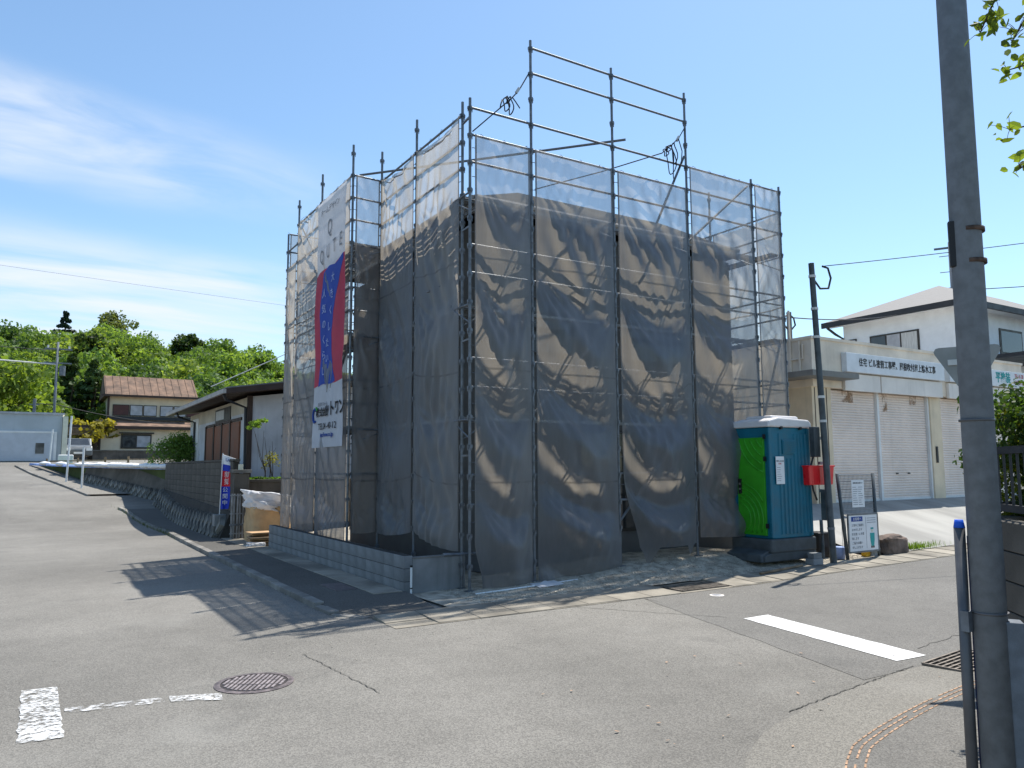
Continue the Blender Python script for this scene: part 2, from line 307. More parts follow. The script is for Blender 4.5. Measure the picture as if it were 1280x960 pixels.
def gridmesh(name, P, mat, parent=None, smooth=True, kind=None):
    nu, nv = P.shape[:2]; off = np.array(wloc(parent)) if parent is not None else np.zeros(3)
    idx = np.arange(nu * nv).reshape(nu, nv); q = np.stack([idx[:-1, :-1], idx[1:, :-1], idx[1:, 1:], idx[:-1, 1:]], -1).reshape(-1, 4)
    me = fastmesh(name, P.reshape(-1, 3) - off, q); me.materials.append(MAT[mat])
    if smooth: me.polygons.foreach_set('use_smooth', np.ones(len(q), bool))
    return link(name, me, parent, 0, kind)
def fastmesh(name, V, Q):
    me = bpy.data.meshes.new(name); V = np.asarray(V, np.float32); Q = np.asarray(Q, np.int32); k = Q.shape[1]
    me.vertices.add(len(V)); me.vertices.foreach_set('co', V.ravel()); me.loops.add(Q.size); me.loops.foreach_set('vertex_index', Q.ravel())
    me.polygons.add(len(Q)); me.polygons.foreach_set('loop_start', np.arange(0, Q.size, k, dtype=np.int32)); me.polygons.foreach_set('loop_total', np.full(len(Q), k, np.int32))
    me.update(calc_edges=True); me.validate(); return me
CYL = None
def pipe(name, p0, p1, r, mat, parent):
    """one pipe; all pipes of one material share one cylinder mesh"""
    key = 'pipe_' + mat
    if key not in PIPES:
        b = MB(); b.tube((0, 0, 0), (0, 0, 1), 1.0, 1.0, 10); me = bpy.data.meshes.new(key); me.from_pydata(b.v, [], b.f); me.materials.append(MAT[mat])
        me.polygons.foreach_set('use_smooth', [len(p.vertices) == 4 for p in me.polygons]); PIPES[key] = me
    o = link(name, PIPES[key], parent); p0 = Vector(p0); p1 = Vector(p1); d = p1 - p0
    o.location = p0 - (wloc(parent) if parent else Vector((0, 0, 0))); o.rotation_mode = 'QUATERNION'; o.rotation_quaternion = d.to_track_quat('Z', 'Y'); o.scale = (r, r, d.length); return o
PIPES = {}
def text(body, size, parent, mat, origin, right, up, name='lettering', align='CENTER', depth=0.002, warp=None, sx=1.0, bold=0.0):
    cu = bpy.data.curves.new('t', 'FONT'); cu.body = body; cu.size = size; cu.align_x = align; cu.align_y = 'CENTER'; cu.resolution_u = 3; cu.extrude = depth; cu.offset = bold
    ob = bpy.data.objects.new('t', cu); col.objects.link(ob); dg = bpy.context.evaluated_depsgraph_get(); dg.update()
    me = bpy.data.meshes.new_from_object(ob.evaluated_get(dg)); bpy.data.objects.remove(ob); bpy.data.curves.remove(cu)
    rv, uv = Vector(right).normalized(), Vector(up).normalized(); nv = rv.cross(uv); o = Vector(origin); off = wloc(parent) if parent else Vector((0, 0, 0))
    for v in me.vertices:
        p = o + rv * v.co.x * sx + uv * v.co.y + nv * v.co.z
        if warp: p = warp(p)
        v.co = p - off
    me.materials.clear(); me.materials.append(MAT[mat]); me.name = name
    return link(name, me, parent)
def sstep(a, b, x): t = np.clip((np.asarray(x, float) - a) / (b - a), 0, 1); return t * t * (3 - 2 * t)
def hroad(x, y):
    x = np.asarray(x, float); y = np.asarray(y, float); t = y - 19.5
    rise = np.where(t > 2, 0.1 * t, np.where(t > -2, 0.0125 * (t + 2) ** 2, 0)); rise = np.minimum(rise, 2.6) * (1 - sstep(6, 14, x))
    return rise + 0.015 * np.clip(x - 4.5, 0, 16)
def hr(x, y): return float(hroad(x, y))

# ================================================================== THE SETTING
# ---- terrain to the horizon, with the wooded hill
CRX = np.array([40, 62, 70, 75.4, 77.6, 79.6, 81.3, 82.6, 84.5, 86.2, 88.0, 89.8, 91.0, 92.2, 100, 120, 150])
CRZ = np.array([4, 7.5, 11.5, 14.3, 16.8, 17.2, 16.8, 14.8, 17.0, 17.8, 17.2, 16.4, 16.8, 17.4, 18, 16, 10])   # crest of the ground, 140 m away
def gterr(x, y):
    x = np.asarray(x, float); y = np.asarray(y, float); dx = x - CAM[0]; dy = y - CAM[1]; D = np.hypot(dx, dy); az = np.degrees(np.arctan2(dy, dx))
    cr = np.interp(az, CRX, CRZ, left=0.5, right=0.5); t = sstep(66, 140, D)
    base = hroad(np.clip(x, -40, 40), np.clip(y, -40, 60)) - 0.35
    far = np.where(D > 140, cr - (D - 140) * 0.02, cr)
    return base * (1 - t) + far * t
rad = np.concatenate([np.arange(0, 60, 3.0), np.arange(60, 160, 5.0), np.geomspace(165, 3000, 22)]); ang = np.radians(np.linspace(0, 360, 181))
RR, AA = np.meshgrid(rad, ang, indexing='ij'); GX = CAM[0] + RR * np.cos(AA); GY = CAM[1] + RR * np.sin(AA)
P = np.stack([GX, GY, gterr(GX, GY)], -1); P[:, -1] = P[:, 0]
gridmesh('terrain', P, 'forest_floor', kind='structure')
# ---- asphalt
xs = np.unique(np.concatenate([np.arange(-30, 60, 1.5), np.arange(-9, 14, 0.5)])); ys = np.unique(np.concatenate([np.arange(-40, 47, 1.5), np.arange(-9, 6, 0.5)]))
XX, YY = np.meshgrid(xs, ys, indexing='ij'); road = gridmesh('road', np.stack([XX, YY, hroad(XX, YY)], -1), 'asphalt', kind='structure')
xs = np.arange(1.35, 40, 0.6); ys = np.linspace(-6.35, -1.9, 12); XX, YY = np.meshgrid(xs, ys, indexing='ij'); XX = XX + np.where(XX < 1.5, 0.28 * (YY + 4) + 0.03 * np.sin(YY * 9), 0)
XX = np.where(XX < 2.6, np.maximum(XX, 1.35 + 0.28 * (YY + 4)), XX)
gridmesh('side_road', np.stack([XX, YY, hroad(XX, YY) + 0.0035], -1), 'newer_asphalt', kind='structure')
def strip(name, pts, wd, z, mat, parent=None, kind=None):   # thin flat ribbon on the road
    pts = [Vector((*p, 0)) for p in pts]; b = MB(); vs = []
    for i, p in enumerate(pts):
        d = (pts[min(i + 1, len(pts) - 1)] - pts[max(i - 1, 0)]).normalized(); nrm = Vector((-d.y, d.x, 0)); ww = wd * random.uniform(0.5, 1.3) if wd < 0.05 else wd
        for s_ in (-1, 1): q = p + nrm * s_ * ww / 2; vs.append((q.x, q.y, hr(q.x, q.y) + z))
    b.add(vs, [(2 * i, 2 * i + 2, 2 * i + 3, 2 * i + 1) for i in range(len(pts) - 1)]); return b.build(name, mat, parent, kind=kind)
def jitter_line(a, b, n, j):
    return [(a[0] + (b[0] - a[0]) * i / n + random.uniform(-j, j), a[1] + (b[1] - a[1]) * i / n + random.uniform(-j, j)) for i in range(n + 1)]
strip('crack', jitter_line((-3.4, -2.5), (-3.25, -4.3), 40, 0.012), 0.009, 0.0065, 'crack_tar', road)
strip('crack', jitter_line((-0.67, -6.58), (1.53, -6.31), 60, 0.012), 0.012, 0.0065, 'crack_tar', road)
strip('crack', jitter_line((1.9, -3.6), (0.7, -1.9), 30, 0.015), 0.012, 0.0065, 'crack_tar', road)
strip('crack', jitter_line((2.3, -5.9), (9, -5.2), 60, 0.03), 0.012, 0.0065, 'crack_tar', road)
# ---- left pavement, kerb, gutter
KERB = [(-2.15, -1.05), (-2.36, -0.82), (-2.46, -0.5), (-2.47, 0.0), (-2.46, 6), (-2.43, 12), (-2.4, 15), (-2.55, 19), (-2.86, 22.8), (-3.96, 28.0), (-4.98, 32.4), (-5.98, 36.5), (-6.86, 41.2)]
def poly_resample(pts, step):
    out = []; acc = 0.0; pts = [Vector((*p, 0)) for p in pts]; L = [0]
    for a, b in zip(pts, pts[1:]): L.append(L[-1] + (b - a).length)
    n = max(1, int(round(L[-1] / step)))
    for k in range(n + 1):
        s_ = L[-1] * k / n; i = max(j for j in range(len(pts) - 1) if L[j] <= s_ + 1e-9); t = (s_ - L[i]) / (L[i + 1] - L[i]); out.append(pts[i].lerp(pts[i + 1], min(1, t)))
    return out
def inner_edge(y):
    return float(np.interp(y, [-1.2, -0.4, 0.3, 8.5, 12, 24, 28.3, 32.6, 41.2], [-1.1, -0.95, -0.93, -0.93, -1.2, -1.25, -2.3, -3.8, -6.1]))
kp = poly_resample(KERB, 0.6)
pv = np.zeros((len(kp), 5, 3))
for i, p in enumerate(kp):
    xi = inner_edge(p.y)
    for j in range(5):
        x = p.x + 0.1 + (xi - p.x - 0.1) * j / 4; pv[i, j] = (x, p.y, hr(x, p.y) + 0.004 + 0.071 * float(sstep(-1.0, 0.5, p.y)))
ia = [i for i, p in enumerate(kp) if p.y < 23.4]; ib = [i for i, p in enumerate(kp) if p.y > 27.2]
pave = gridmesh('pavement', pv[ia], 'pavement_asphalt', kind='structure'); pave2 = gridmesh('pavement', pv[ib], 'corner_asphalt', kind='structure')
for a, b in zip(kp, kp[1:]):
    if 23.0 < a.y < 27.3: continue
    d = (b - a); n = Vector((d.y, -d.x, 0)).normalized(); aa = a + d * 0.012; bb = b - d * 0.012; k = MB(); dz = random.uniform(-0.006, 0.006) - 0.078 * (1 - float(sstep(-1.0, 0.5, (a.y + b.y) / 2)))
    za = hr(a.x, a.y); zb = hr(b.x, b.y); w_ = n * 0.14
    k.hexa([(aa.x, aa.y, za - 0.05), (bb.x, bb.y, zb - 0.05), (bb.x + w_.x, bb.y + w_.y, zb - 0.05), (aa.x + w_.x, aa.y + w_.y, za - 0.05), (aa.x, aa.y, za + 0.085 + dz), (bb.x, bb.y, zb + 0.085 + dz), (bb.x + w_.x, bb.y + w_.y, zb + 0.09 + dz), (aa.x + w_.x, aa.y + w_.y, za + 0.09 + dz)])
    k.build('kerb_stone', 'concrete', pave if a.y < 25 else pave2, bevel=0.012)
for k in range(20):   # concrete channel cover slabs along the block wall
    y0 = 0.35 + k * 0.6; b = MB(); b.box(-1.46, -0.985, y0 + 0.006, y0 + 0.594, 0.02, 0.084 + random.uniform(-0.003, 0.003)); b.build('channel_slab', 'gutter_concrete', pave, bevel=0.006)
tag(MB().box(-1.85, -1.5, 0.95, 1.75, 0.05, 0.083).build('drain_cover', 'iron', bevel=0.004), 'small dark iron cover set in the pavement beside the block wall', 'cover')
# ---- gutter along the cross road
gut = MB()
for i in range(46): pass
GX0 = -2.05
gutter = gridmesh('gutter', np.stack([np.stack([np.full(3, x), np.array([-1.86, -1.5, -1.05]), hroad(np.full(3, x), np.zeros(3)) + np.array([0.006, 0.004, 0.012])], -1) for x in np.arange(GX0, 40, 0.6)]), 'gutter_concrete', kind='structure')
for i in range(44):
    x0 = GX0 + i * 0.6
    if 2.85 < x0 + 0.3 < 3.95: continue
    z = hr(x0 + 0.3, 0); b = MB(); ya = -1.84 + 0.04 * mnoise.noise((x0 * 0.8, 0, 0)); c0 = x0 + 0.003; c1 = x0 + 0.597
    if i == 0: ya = -1.5
    b.hexa([(c0, ya, z - 0.03), (c1, ya, z - 0.03), (c1, -1.1, z - 0.03), (c0, -1.1, z - 0.03), (c0, ya, z + 0.016), (c1, ya, z + 0.016), (c1, -1.1, z + 0.05), (c0, -1.1, z + 0.05)])
    b.build('gutter_block', 'gutter_concrete', gutter, bevel=0.008)
# ---- gravel building plot
def hlot(x, y):
    return hroad(x, y) + 0.03 + 0.25 * sstep(-1.15, 0.2, y) * sstep(-0.5, 4.5, x) * (1 - 0.6 * sstep(5.6, 7.5, x)) + 0.005 * np.sin(x * 3.1 + y * 2.3) + 0.003 * np.sin(x * 7.7 - y * 5.1)
xs = np.arange(-0.9, 9.01, 0.15); ys = np.concatenate([np.arange(-1.12, 1.2, 0.12), np.arange(1.3, 12.6, 0.6)])
XX, YY = np.meshgrid(xs, ys, indexing='ij'); ZZ = hlot(XX, YY); ZZ[(XX < -0.85)] = 0.03
lot = gridmesh('gravel_plot', np.stack([XX, YY, ZZ], -1), 'gravel', kind='structure')
def pebbles(n, fx, name, smin=0.012, smax=0.035, mat='pebble'):
    base = np.array([(1, 0, 0), (-1, 0, 0), (0, 1, 0), (0, -1, 0), (0, 0, 0.7), (0, 0, -0.6)]); F = np.array([(0, 2, 4), (2, 1, 4), (1, 3, 4), (3, 0, 4), (2, 0, 5), (1, 2, 5), (3, 1, 5), (0, 3, 5)])
    V = []; Q = []
    for i in range(n):
        x, y, z = fx(); s = rng.uniform(smin, smax) * np.array([1, rng.uniform(0.6, 1), rng.uniform(0.5, 0.9)]); a = rng.uniform(0, 6.28)
        v = base * s * rng.uniform(0.8, 1.2, (6, 1)); v = np.stack([v[:, 0] * np.cos(a) - v[:, 1] * np.sin(a), v[:, 0] * np.sin(a) + v[:, 1] * np.cos(a), v[:, 2]], -1) + (x, y, z + s[2] * 0.2)
        Q.append(F + 6 * i); V.append(v)
    me = fastmesh(name, np.concatenate(V), np.concatenate(Q)); me.materials.append(MAT[mat]); return me
def lotpt():
    x = rng.uniform(-0.4, 8.8); y = -1.1 + abs(rng.normal(0, 0.75)); return x, y, float(hlot(x, y))
o = link('gravel', pebbles(9000, lotpt, 'gravel', 0.006, 0.020), None, 0, 'stuff'); tag(o, 'loose grey gravel strewn over the building plot', 'gravel')
def roadpt():
    x = rng.uniform(-4, 9); y = -1.86 - abs(rng.normal(0, 0.5)); return x, y, hr(x, y)
o = link('road_grit', pebbles(700, roadpt, 'road_grit', 0.004, 0.012), None, 0, 'stuff'); tag(o, 'fine loose grit lying along the road edge', 'grit')
# ---- concrete apron sloping up to the shutters
xs = np.arange(8.9, 30.1, 0.7); ys = np.linspace(-1.06, 2.7, 14); XX, YY = np.meshgrid(xs, ys, indexing='ij'); t = sstep(-1.3, 2.6, YY) * 0.35 + np.clip((YY + 1.06) / 3.46, 0, 1) * 0.65
ZZ = hroad(XX, 0 * YY) + 0.05 + t * (0.92 - (hroad(XX, 0 * YY))); apron = gridmesh('apron', np.stack([XX, YY, ZZ], -1), 'apron_concrete', kind='structure')
# ---- rounded corner pavement on the near right, brick-dash edging
ROW = [(-3.2, -9.6), (-2.6, -8.75), (-2.0, -8.05), (-1.33, -7.56), (-0.95, -7.36), (-0.52, -7.25), (-0.03, -7.15), (0.45, -7.07), (1.14, -6.99), (2.5, -6.9), (6, -6.75), (14, -6.6)]
ED = poly_resample(ROW, 0.16)
cg = np.zeros((len(ED), 4, 3)); cp = np.zeros((len(ED), 6, 3))
for i, p in enumerate(ED):
    d = (ED[min(i + 1, len(ED) - 1)] - ED[max(i - 1, 0)]).normalized(); n = Vector((-d.y, d.x, 0))
    for j, o_ in enumerate((0.62, 0.42, 0.2, -0.02)): q = p + n * o_; cg[i, j] = (q.x, q.y, hr(q.x, q.y) + (0.003, 0.006, 0.012, 0.02)[j])
    for j in range(6):
        q = p - n * (0.0 if j == 0 else 0.16) + Vector((0.9 * max(0, j - 1) * 0.5, -1.0 * max(0, j - 1) * 0.8, 0)); cp[i, j] = (q.x, q.y, hr(q.x, q.y) + 0.024 + 0.012 * min(j, 2))
corner = gridmesh('corner_gutter', cg, 'corner_asphalt', kind='structure')
corner_p = gridmesh('corner_pavement', cp, 'newer_asphalt', kind='structure')
for rowi, off in enumerate((0.0, -0.055, -0.115)):
    pts = [ED[i] + Vector((-(ED[i + 1] - ED[i]).y, (ED[i + 1] - ED[i]).x, 0)).normalized() * off for i in range(len(ED) - 1)]
    rr = poly_resample([(p.x, p.y) for p in pts], 0.10)
    for a, b2 in list(zip(rr, rr[1:]))[::1]:
        if a.x < -2.2 or a.x > 2.6: continue
        if random.random() < 0.07: continue
        d = b2 - a; u = d.normalized(); n = Vector((-u.y, u.x, 0)); c = a + d * 0.5; z = hr(c.x, c.y) + (0.0255, 0.030, 0.034)[rowi]; L = d.length * random.uniform(0.34, 0.42)
        MB().obox((c.x, c.y, z), u * L, n * 0.0065, (0, 0, 0.003)).build('edging_brick', 'orange_brick', corner_p)
# ---- road paint
def paint(name, quad, label, cat, mat, z=0.009, div=12):
    q = [np.array(p, float) for p in quad]; u = np.linspace(0, 1, div); A = np.zeros((div, 6, 3))
    for i, a in enumerate(u):
        for j, b in enumerate(np.linspace(0, 1, 6)):
            p = (q[0] * (1 - a) + q[1] * a) * (1 - b) + (q[3] * (1 - a) + q[2] * a) * b
            e = (0.004 if mat == 'road_paint' else 0.006) if j in (0, 5) else 0; p = p + rng.normal(0, 1, 2) * e; A[i, j] = (p[0], p[1], hr(*p) + z)
    return tag(gridmesh(name, A, mat), label, cat)
paint('stop_line', [(1.58, -6.12), (2.00, -3.77), (2.46, -3.76), (2.06, -6.15)], 'broad white stop line painted across the side road', 'road marking', 'road_paint', div=26)
paint('road_marking', [(-5.96, -4.07), (-5.94, -2.5), (-5.67, -2.52), (-5.66, -4.1)], 'worn white painted bar forming the end of the crossing mark', 'road marking', 'worn_paint', div=20)
paint('road_marking', [(-4.86, -3.58), (-4.47, -3.76), (-4.44, -3.56), (-4.85, -3.40)], 'short bright remnant of a white stripe touching the manhole cover', 'road marking', 'worn_paint', div=8)
paint('road_marking', [(-5.64, -3.44), (-4.90, -3.58), (-4.88, -3.42), (-5.63, -3.27)], 'faded nearly vanished white stripe between the painted bar and the manhole', 'road marking', 'faint_paint', div=12)
# ---- manhole cover
mh = thing('manhole_cover', 'round ribbed iron manhole cover sunk in the grey road', 'manhole cover', (-4.11, -3.36, 0))
b = MB(); n = 48
for k in range(n):
    t0, t1 = 2 * math.pi * k / n, 2 * math.pi * (k + 1) / n; r0, r1 = 0.30, 0.355
    b.add([(-4.11 + r * math.cos(t), -3.36 + r * math.sin(t), 0.006 + dz) for r, t, dz in ((r0, t0, 0.003), (r1, t0, 0), (r1, t1, 0), (r0, t1, 0.003))], [(0, 1, 2, 3)])
b.build('frame', 'iron', mh); MB().lathe((-4.11, -3.36, 0), [(0.298, 0.001), (0.298, 0.005), (0.28, 0.006)], 48).build('lid', 'lid_iron', mh)
lid = mh.children[-1]; rib = MB()
for k in range(-6, 7):
    y = k * 0.043; L = math.sqrt(max(0, 0.27 ** 2 - y * y)); a = R(58)
    for s0, s1 in ((-1, -0.36), (-0.3, 0.3), (0.36, 1)):
        p0 = (s0 * L, y); p1 = (s1 * L, y); rot = lambda q: (-4.11 + q[0] * math.cos(a) - q[1] * math.sin(a), -3.36 + q[0] * math.sin(a) + q[1] * math.cos(a), 0.009)
        rib.beam(rot(p0), rot(p1), 0.022, 0.008)
rib.build('rib', 'rib_iron', lid)
vc = thing('valve_cover', 'small round pale blue valve cover in the road near the gutter grate', 'cover', (3.08, -2.28, 0)); MB().lathe((3.08, -2.28, 0.002), [(0.11, 0), (0.11, 0.007), (0.10, 0.008)], 24).build('ring', 'panel_white', vc); MB().lathe((3.08, -2.28, 0.009), [(0.075, 0), (0.075, 0.003)], 20).build('lid', 'pane_pale', vc)
def litpt():
    x = rng.uniform(-2.2, 2.2); y = -6.2 + rng.normal(0, 0.7); return x, y, hr(x, y) + 0.004
V = []; r_ = np.random.default_rng(4)
for k in range(24):
    c = np.array(litpt()) + (0, 0, 0.012); a = r_.uniform(0, 6.28); l = r_.uniform(0.008, 0.028); u = np.array((math.cos(a), math.sin(a), r_.uniform(-.3, .3))) * l; v = np.array((-math.sin(a), math.cos(a), r_.uniform(-.3, .3))) * l * 0.5
    V += [c - u, c + v, c + u, c - v]
me = fastmesh('leaf_litter', np.array(V), np.arange(len(V)).reshape(-1, 4)); me.materials.append(MAT['orange_brick']); tag(link('leaf_litter', me, None, 0, 'stuff'), 'scattered dry leaf scraps on the road by the brick edged corner', 'litter')
# ---- slotted drain grates
def grate(cx, cy, lx, ly, ang_, label):
    t = thing('drain_grate', label, 'drain grate', (cx, cy, hr(cx, cy))); z = hr(cx, cy); ca_, sa_ = math.cos(ang_), math.sin(ang_); T = lambda x, y, zz: (cx + x * ca_ - y * sa_, cy + x * sa_ + y * ca_, z + zz)
    b = MB(); b.add([T(-lx / 2, -ly / 2, 0.012), T(lx / 2, -ly / 2, 0.012), T(lx / 2, ly / 2, 0.012), T(-lx / 2, ly / 2, 0.012)], [(0, 1, 2, 3)]); b.build('pit', 'dark_hole', t)
    f = MB()
    for a_, c_ in (((-lx / 2, -ly / 2), (lx / 2, -ly / 2)), ((lx / 2, -ly / 2), (lx / 2, ly / 2)), ((lx / 2, ly / 2), (-lx / 2, ly / 2)), ((-lx / 2, ly / 2), (-lx / 2, -ly / 2))): f.beam(T(*a_, 0.018), T(*c_, 0.018), 0.022, 0.02)
    f.build('frame', 'grate_iron', t); n_ = int(ly / 0.055)
    for k in range(1, n_): y = -ly / 2 + ly * k / n_; MB().beam(T(-lx / 2, y, 0.02), T(lx / 2, y, 0.02), 0.018, 0.014).build('bar', 'grate_iron', t)
    for k in range(1, 5): x = -lx / 2 + lx * k / 5; MB().beam(T(x, -ly / 2, 0.016), T(x, ly / 2, 0.016), 0.012, 0.008).build('cross_bar', 'grate_iron', t)
grate(3.4, -1.5, 1.04, 0.5, 0.0, 'rusty slotted drain grate in the gutter before the gravel plot')
grate(2.15, -6.5, 0.95, 0.42, R(6), 'slotted drain grate at the kerb beside the white stop line')

# ================================================================== HOUSE UNDER CONSTRUCTION (inside the sheeting)
HX0, HX1, HY0, HY1 = 0.95, 7.38, 1.12, 8.0
EV = (0.6, 7.4, 0.9, 8.3); ZE = 6.88; ZR = 8.2
hs = thing('house', 'two storey grey house with hipped roof wrapped inside the scaffold sheeting', 'house', (4, 4.5, 0.25))
b = MB(); b.box(HX0, HX1, HY0, HY1, 0.1, 6.62); b.build('wall', 'house_wall', hs)
b = MB(); x0, x1, y0, y1 = EV; ym = (y0 + y1) / 2; rx = x0 + 2.5; rt = 0.14
b.add([(x0, y0, ZE), (x1, y0, ZE), (x1, y1, ZE), (x0, y1, ZE), (rx, y0 + 2.5, ZR), (x1, y0 + 2.5, ZR), (x1, y1 - 2.5, ZR), (rx, y1 - 2.5, ZR)],
      [(0, 1, 5, 4), (2, 3, 7, 6), (3, 0, 4, 7), (4, 5, 6, 7), (0, 3, 2, 1), (1, 2, 6, 5)])
rf = b.build('roof', 'house_roof', hs)
b = MB()
for p, q in (((x0, y0), (x1, y0)), ((x0, y1), (x0, y0)), ((x1, y0), (x1, y1))): b.beam((*p, ZE - 0.08), (*q, ZE - 0.08), 0.05, 0.2)
b.build('fascia', 'fascia', rf); g = MB(); g.tube((x0, y0 - 0.06, ZE - 0.04), (x1, y0 - 0.06, ZE - 0.04), 0.055); g.tube((x0 - 0.06, y0, ZE - 0.04), (x0 - 0.06, y1, ZE - 0.04), 0.055); g.build('gutter_pipe', 'fascia', rf)
for wx0, wx1, wz0, wz1 in ((1.7, 2.9, 4.1, 5.2), (4.3, 5.9, 4.1, 5.2), (3.0, 4.7, 0.7, 2.7)):
    wn = MB().box(wx0, wx1, HY0 - 0.03, HY0 + 0.02, wz0, wz1).build('window', 'sash', hs); MB().box(wx0 + 0.06, wx1 - 0.06, HY0 - 0.036, HY0 - 0.02, wz0 + 0.06, wz1 - 0.06).build('pane', 'glass', wn)

# ================================================================== SCAFFOLD
LV = lambda k: 9.465 - 0.475 * k
RXs = [0.0, 1.2304, 3.0803, 4.9934, 6.9162, 7.8123]
LYs = [0.3231, 2.1946, 3.9503]; LX = 0.03; WX = -0.6267; WYs = [3.9008, 5.9188, 7.7355, 8.66]
SYs = [2.06, 4.1, 6.3, 8.66]; SX = 7.8123; BXs = [-0.6267, 1.2, 3.0, 4.8, 6.6, 7.8123]; BYF = 8.66
scf = thing('scaffold', 'grey steel pipe scaffold standing round the sheeted house', 'scaffold', (0, 0, 0))
POSTM = {}
def post(x, y, top, zb):
    zb = float(zb); key = (round(top, 2), round(zb, 2))
    if key not in POSTM:
        b = MB(); b.tube((0, 0, zb), (0, 0, top), 0.0245, None, 10); k = 0
        while LV(k) > zb + 0.3:
            z = LV(k) - 0.01
            if z < top - 0.05:
                b.tube((0, 0, z - 0.045), (0, 0, z + 0.03), 0.029, None, 8)
                for a in range(4):
                    cx, sx_ = math.cos(a * math.pi / 2), math.sin(a * math.pi / 2); b.obox((cx * 0.034, sx_ * 0.034, z - 0.01), (cx * 0.012, sx_ * 0.012, 0), (-sx_ * 0.017, cx * 0.017, 0), (0, 0, 0.024)); b.obox((cx * 0.04, sx_ * 0.04, z - 0.05), (cx * 0.004, sx_ * 0.004, 0), (-sx_ * 0.007, cx * 0.007, 0), (0, 0, 0.025))
            k += 1
        me = bpy.data.meshes.new('post'); me.from_pydata(b.v, [], b.f); me.materials.append(MAT['steel']); POSTM[key] = me
    o = link('post', POSTM[key], scf); o.location = (x, y, 0)
    pl = MB(); pl.box(x - 0.07, x + 0.07, y - 0.07, y + 0.07, zb - 0.01, zb + 0.006); pl.tube((x, y, zb), (x, y, zb + 0.3), 0.018); pl.build('jack_base', 'steel', o.parent)
def lotz(x, y): return float(hlot(x, y)) if -0.9 < x < 9 and y > -1.1 else hr(x, y) + 0.02
for i, x in enumerate(RXs): post(x, 0, (8.2, 9.6, 9.6, 9.6, 8.15, 8.15)[i], lotz(x, 0))
for i, y in enumerate(LYs): post(LX, y, (8.27, 8.7, 8.69)[i], lotz(LX, y))
for i, y in enumerate(WYs): post(WX, y, (8.68, 8.72, 8.66, 8.03)[i], lotz(WX, y))
for i, y in enumerate(SYs): post(SX, y, (8.67, 8.2, 8.2, 8.2)[i], lotz(SX, y))
for x in BXs[1:5]: post(x, BYF, 8.2, lotz(x, BYF))
def rail(p, q, z, inset=0.03):
    a = Vector((*p, z)); c = Vector((*q, z)); d = (c - a).normalized(); pipe('rail', a + d * inset, c - d * inset, 0.0205, 'steel', scf)
FACES = []
for i in range(5): FACES.append(((RXs[i], 0), (RXs[i + 1], 0), [3, 4, 5, 8, 9, 12, 13, 16, 17] if i != 1 and i != 2 else [0, 1, 3, 4, 5, 8, 9, 12, 13, 16, 17]))
for i in range(2): FACES.append(((LX, LYs[i]), (LX, LYs[i + 1]), [3, 4, 5, 8, 9, 12, 13, 16]))
FACES.append(((WX, WYs[0]), (LX, LYs[2]), [3, 4, 5, 8, 9, 12, 13, 16]))
for i in range(2): FACES.append(((WX, WYs[i]), (WX, WYs[i + 1]), [3, 4, 5, 8, 9, 12, 13, 16]))
FACES.append(((WX, WYs[2]), (WX, WYs[3]), [4, 5, 8, 9, 12, 13, 16])); sy = [0.0] + SYs
for i in range(4): FACES.append(((SX, sy[i]), (SX, sy[i + 1]), [4, 5, 8, 9, 12, 13, 16]))
for i in range(5): FACES.append(((BXs[i], BYF), (BXs[i + 1], BYF), [3, 4, 5, 8, 9, 12, 13]))
for p, q, ks in FACES:
    for k in ks: rail(p, q, LV(k) - 0.005)
# decks: perforated steel planks hung on brackets inside the posts
PLK = {}
def plank(p, q, inward, z, off, wd):
    a = Vector((*p, z)); c = Vector((*q, z)); d = (c - a); L = d.length - 0.08; d.normalize(); n = Vector((*inward, 0)).normalized(); key = (round(L, 2), round(wd, 2))
    if key not in PLK:
        b = MB(); ns = 5; sw = wd / ns
        for k in range(ns): b.box(-L / 2, L / 2, k * sw + 0.008, (k + 1) * sw - 0.008, -0.012, 0)
        b.box(-L / 2, L / 2, 0, 0.008, -0.045, 0.004); b.box(-L / 2, L / 2, wd - 0.008, wd, -0.045, 0.004)
        for k in range(int(L / 0.3) + 1): x = -L / 2 + k * 0.3; b.box(x, x + 0.07, 0.008, wd - 0.008, -0.016, -0.003)
        me = bpy.data.meshes.new('deck_plank'); me.from_pydata(b.v, [], b.f); me.materials.append(MAT['steel_deck']); PLK[key] = me
    o = link('deck_plank', PLK[key], scf); m = (a + c) / 2 + n * off; side = Vector((0, 0, 1)).cross(d)
    s_ = 1 if side.dot(n) > 0 else -1; xv = d * s_; o.matrix_local = Matrix(((xv.x, n.x, 0, m.x), (xv.y, n.y, 0, m.y), (0, 0, 1, m.z), (0, 0, 0, 1)))
def bracket(p, inward, z, ln):
    a = Vector((*p, z - 0.06)); n = Vector((*inward, 0)); b = MB(); b.tube(a + n * 0.02, a + n * ln, 0.017); b.tube(a + n * (ln - 0.08), a + n * 0.03 - Vector((0, 0, 0.3)), 0.012); b.tube(a + n * (ln - 0.02), a + n * (ln - 0.02) + Vector((0, 0, 0.09)), 0.012); b.build('bracket', 'steel', scf)
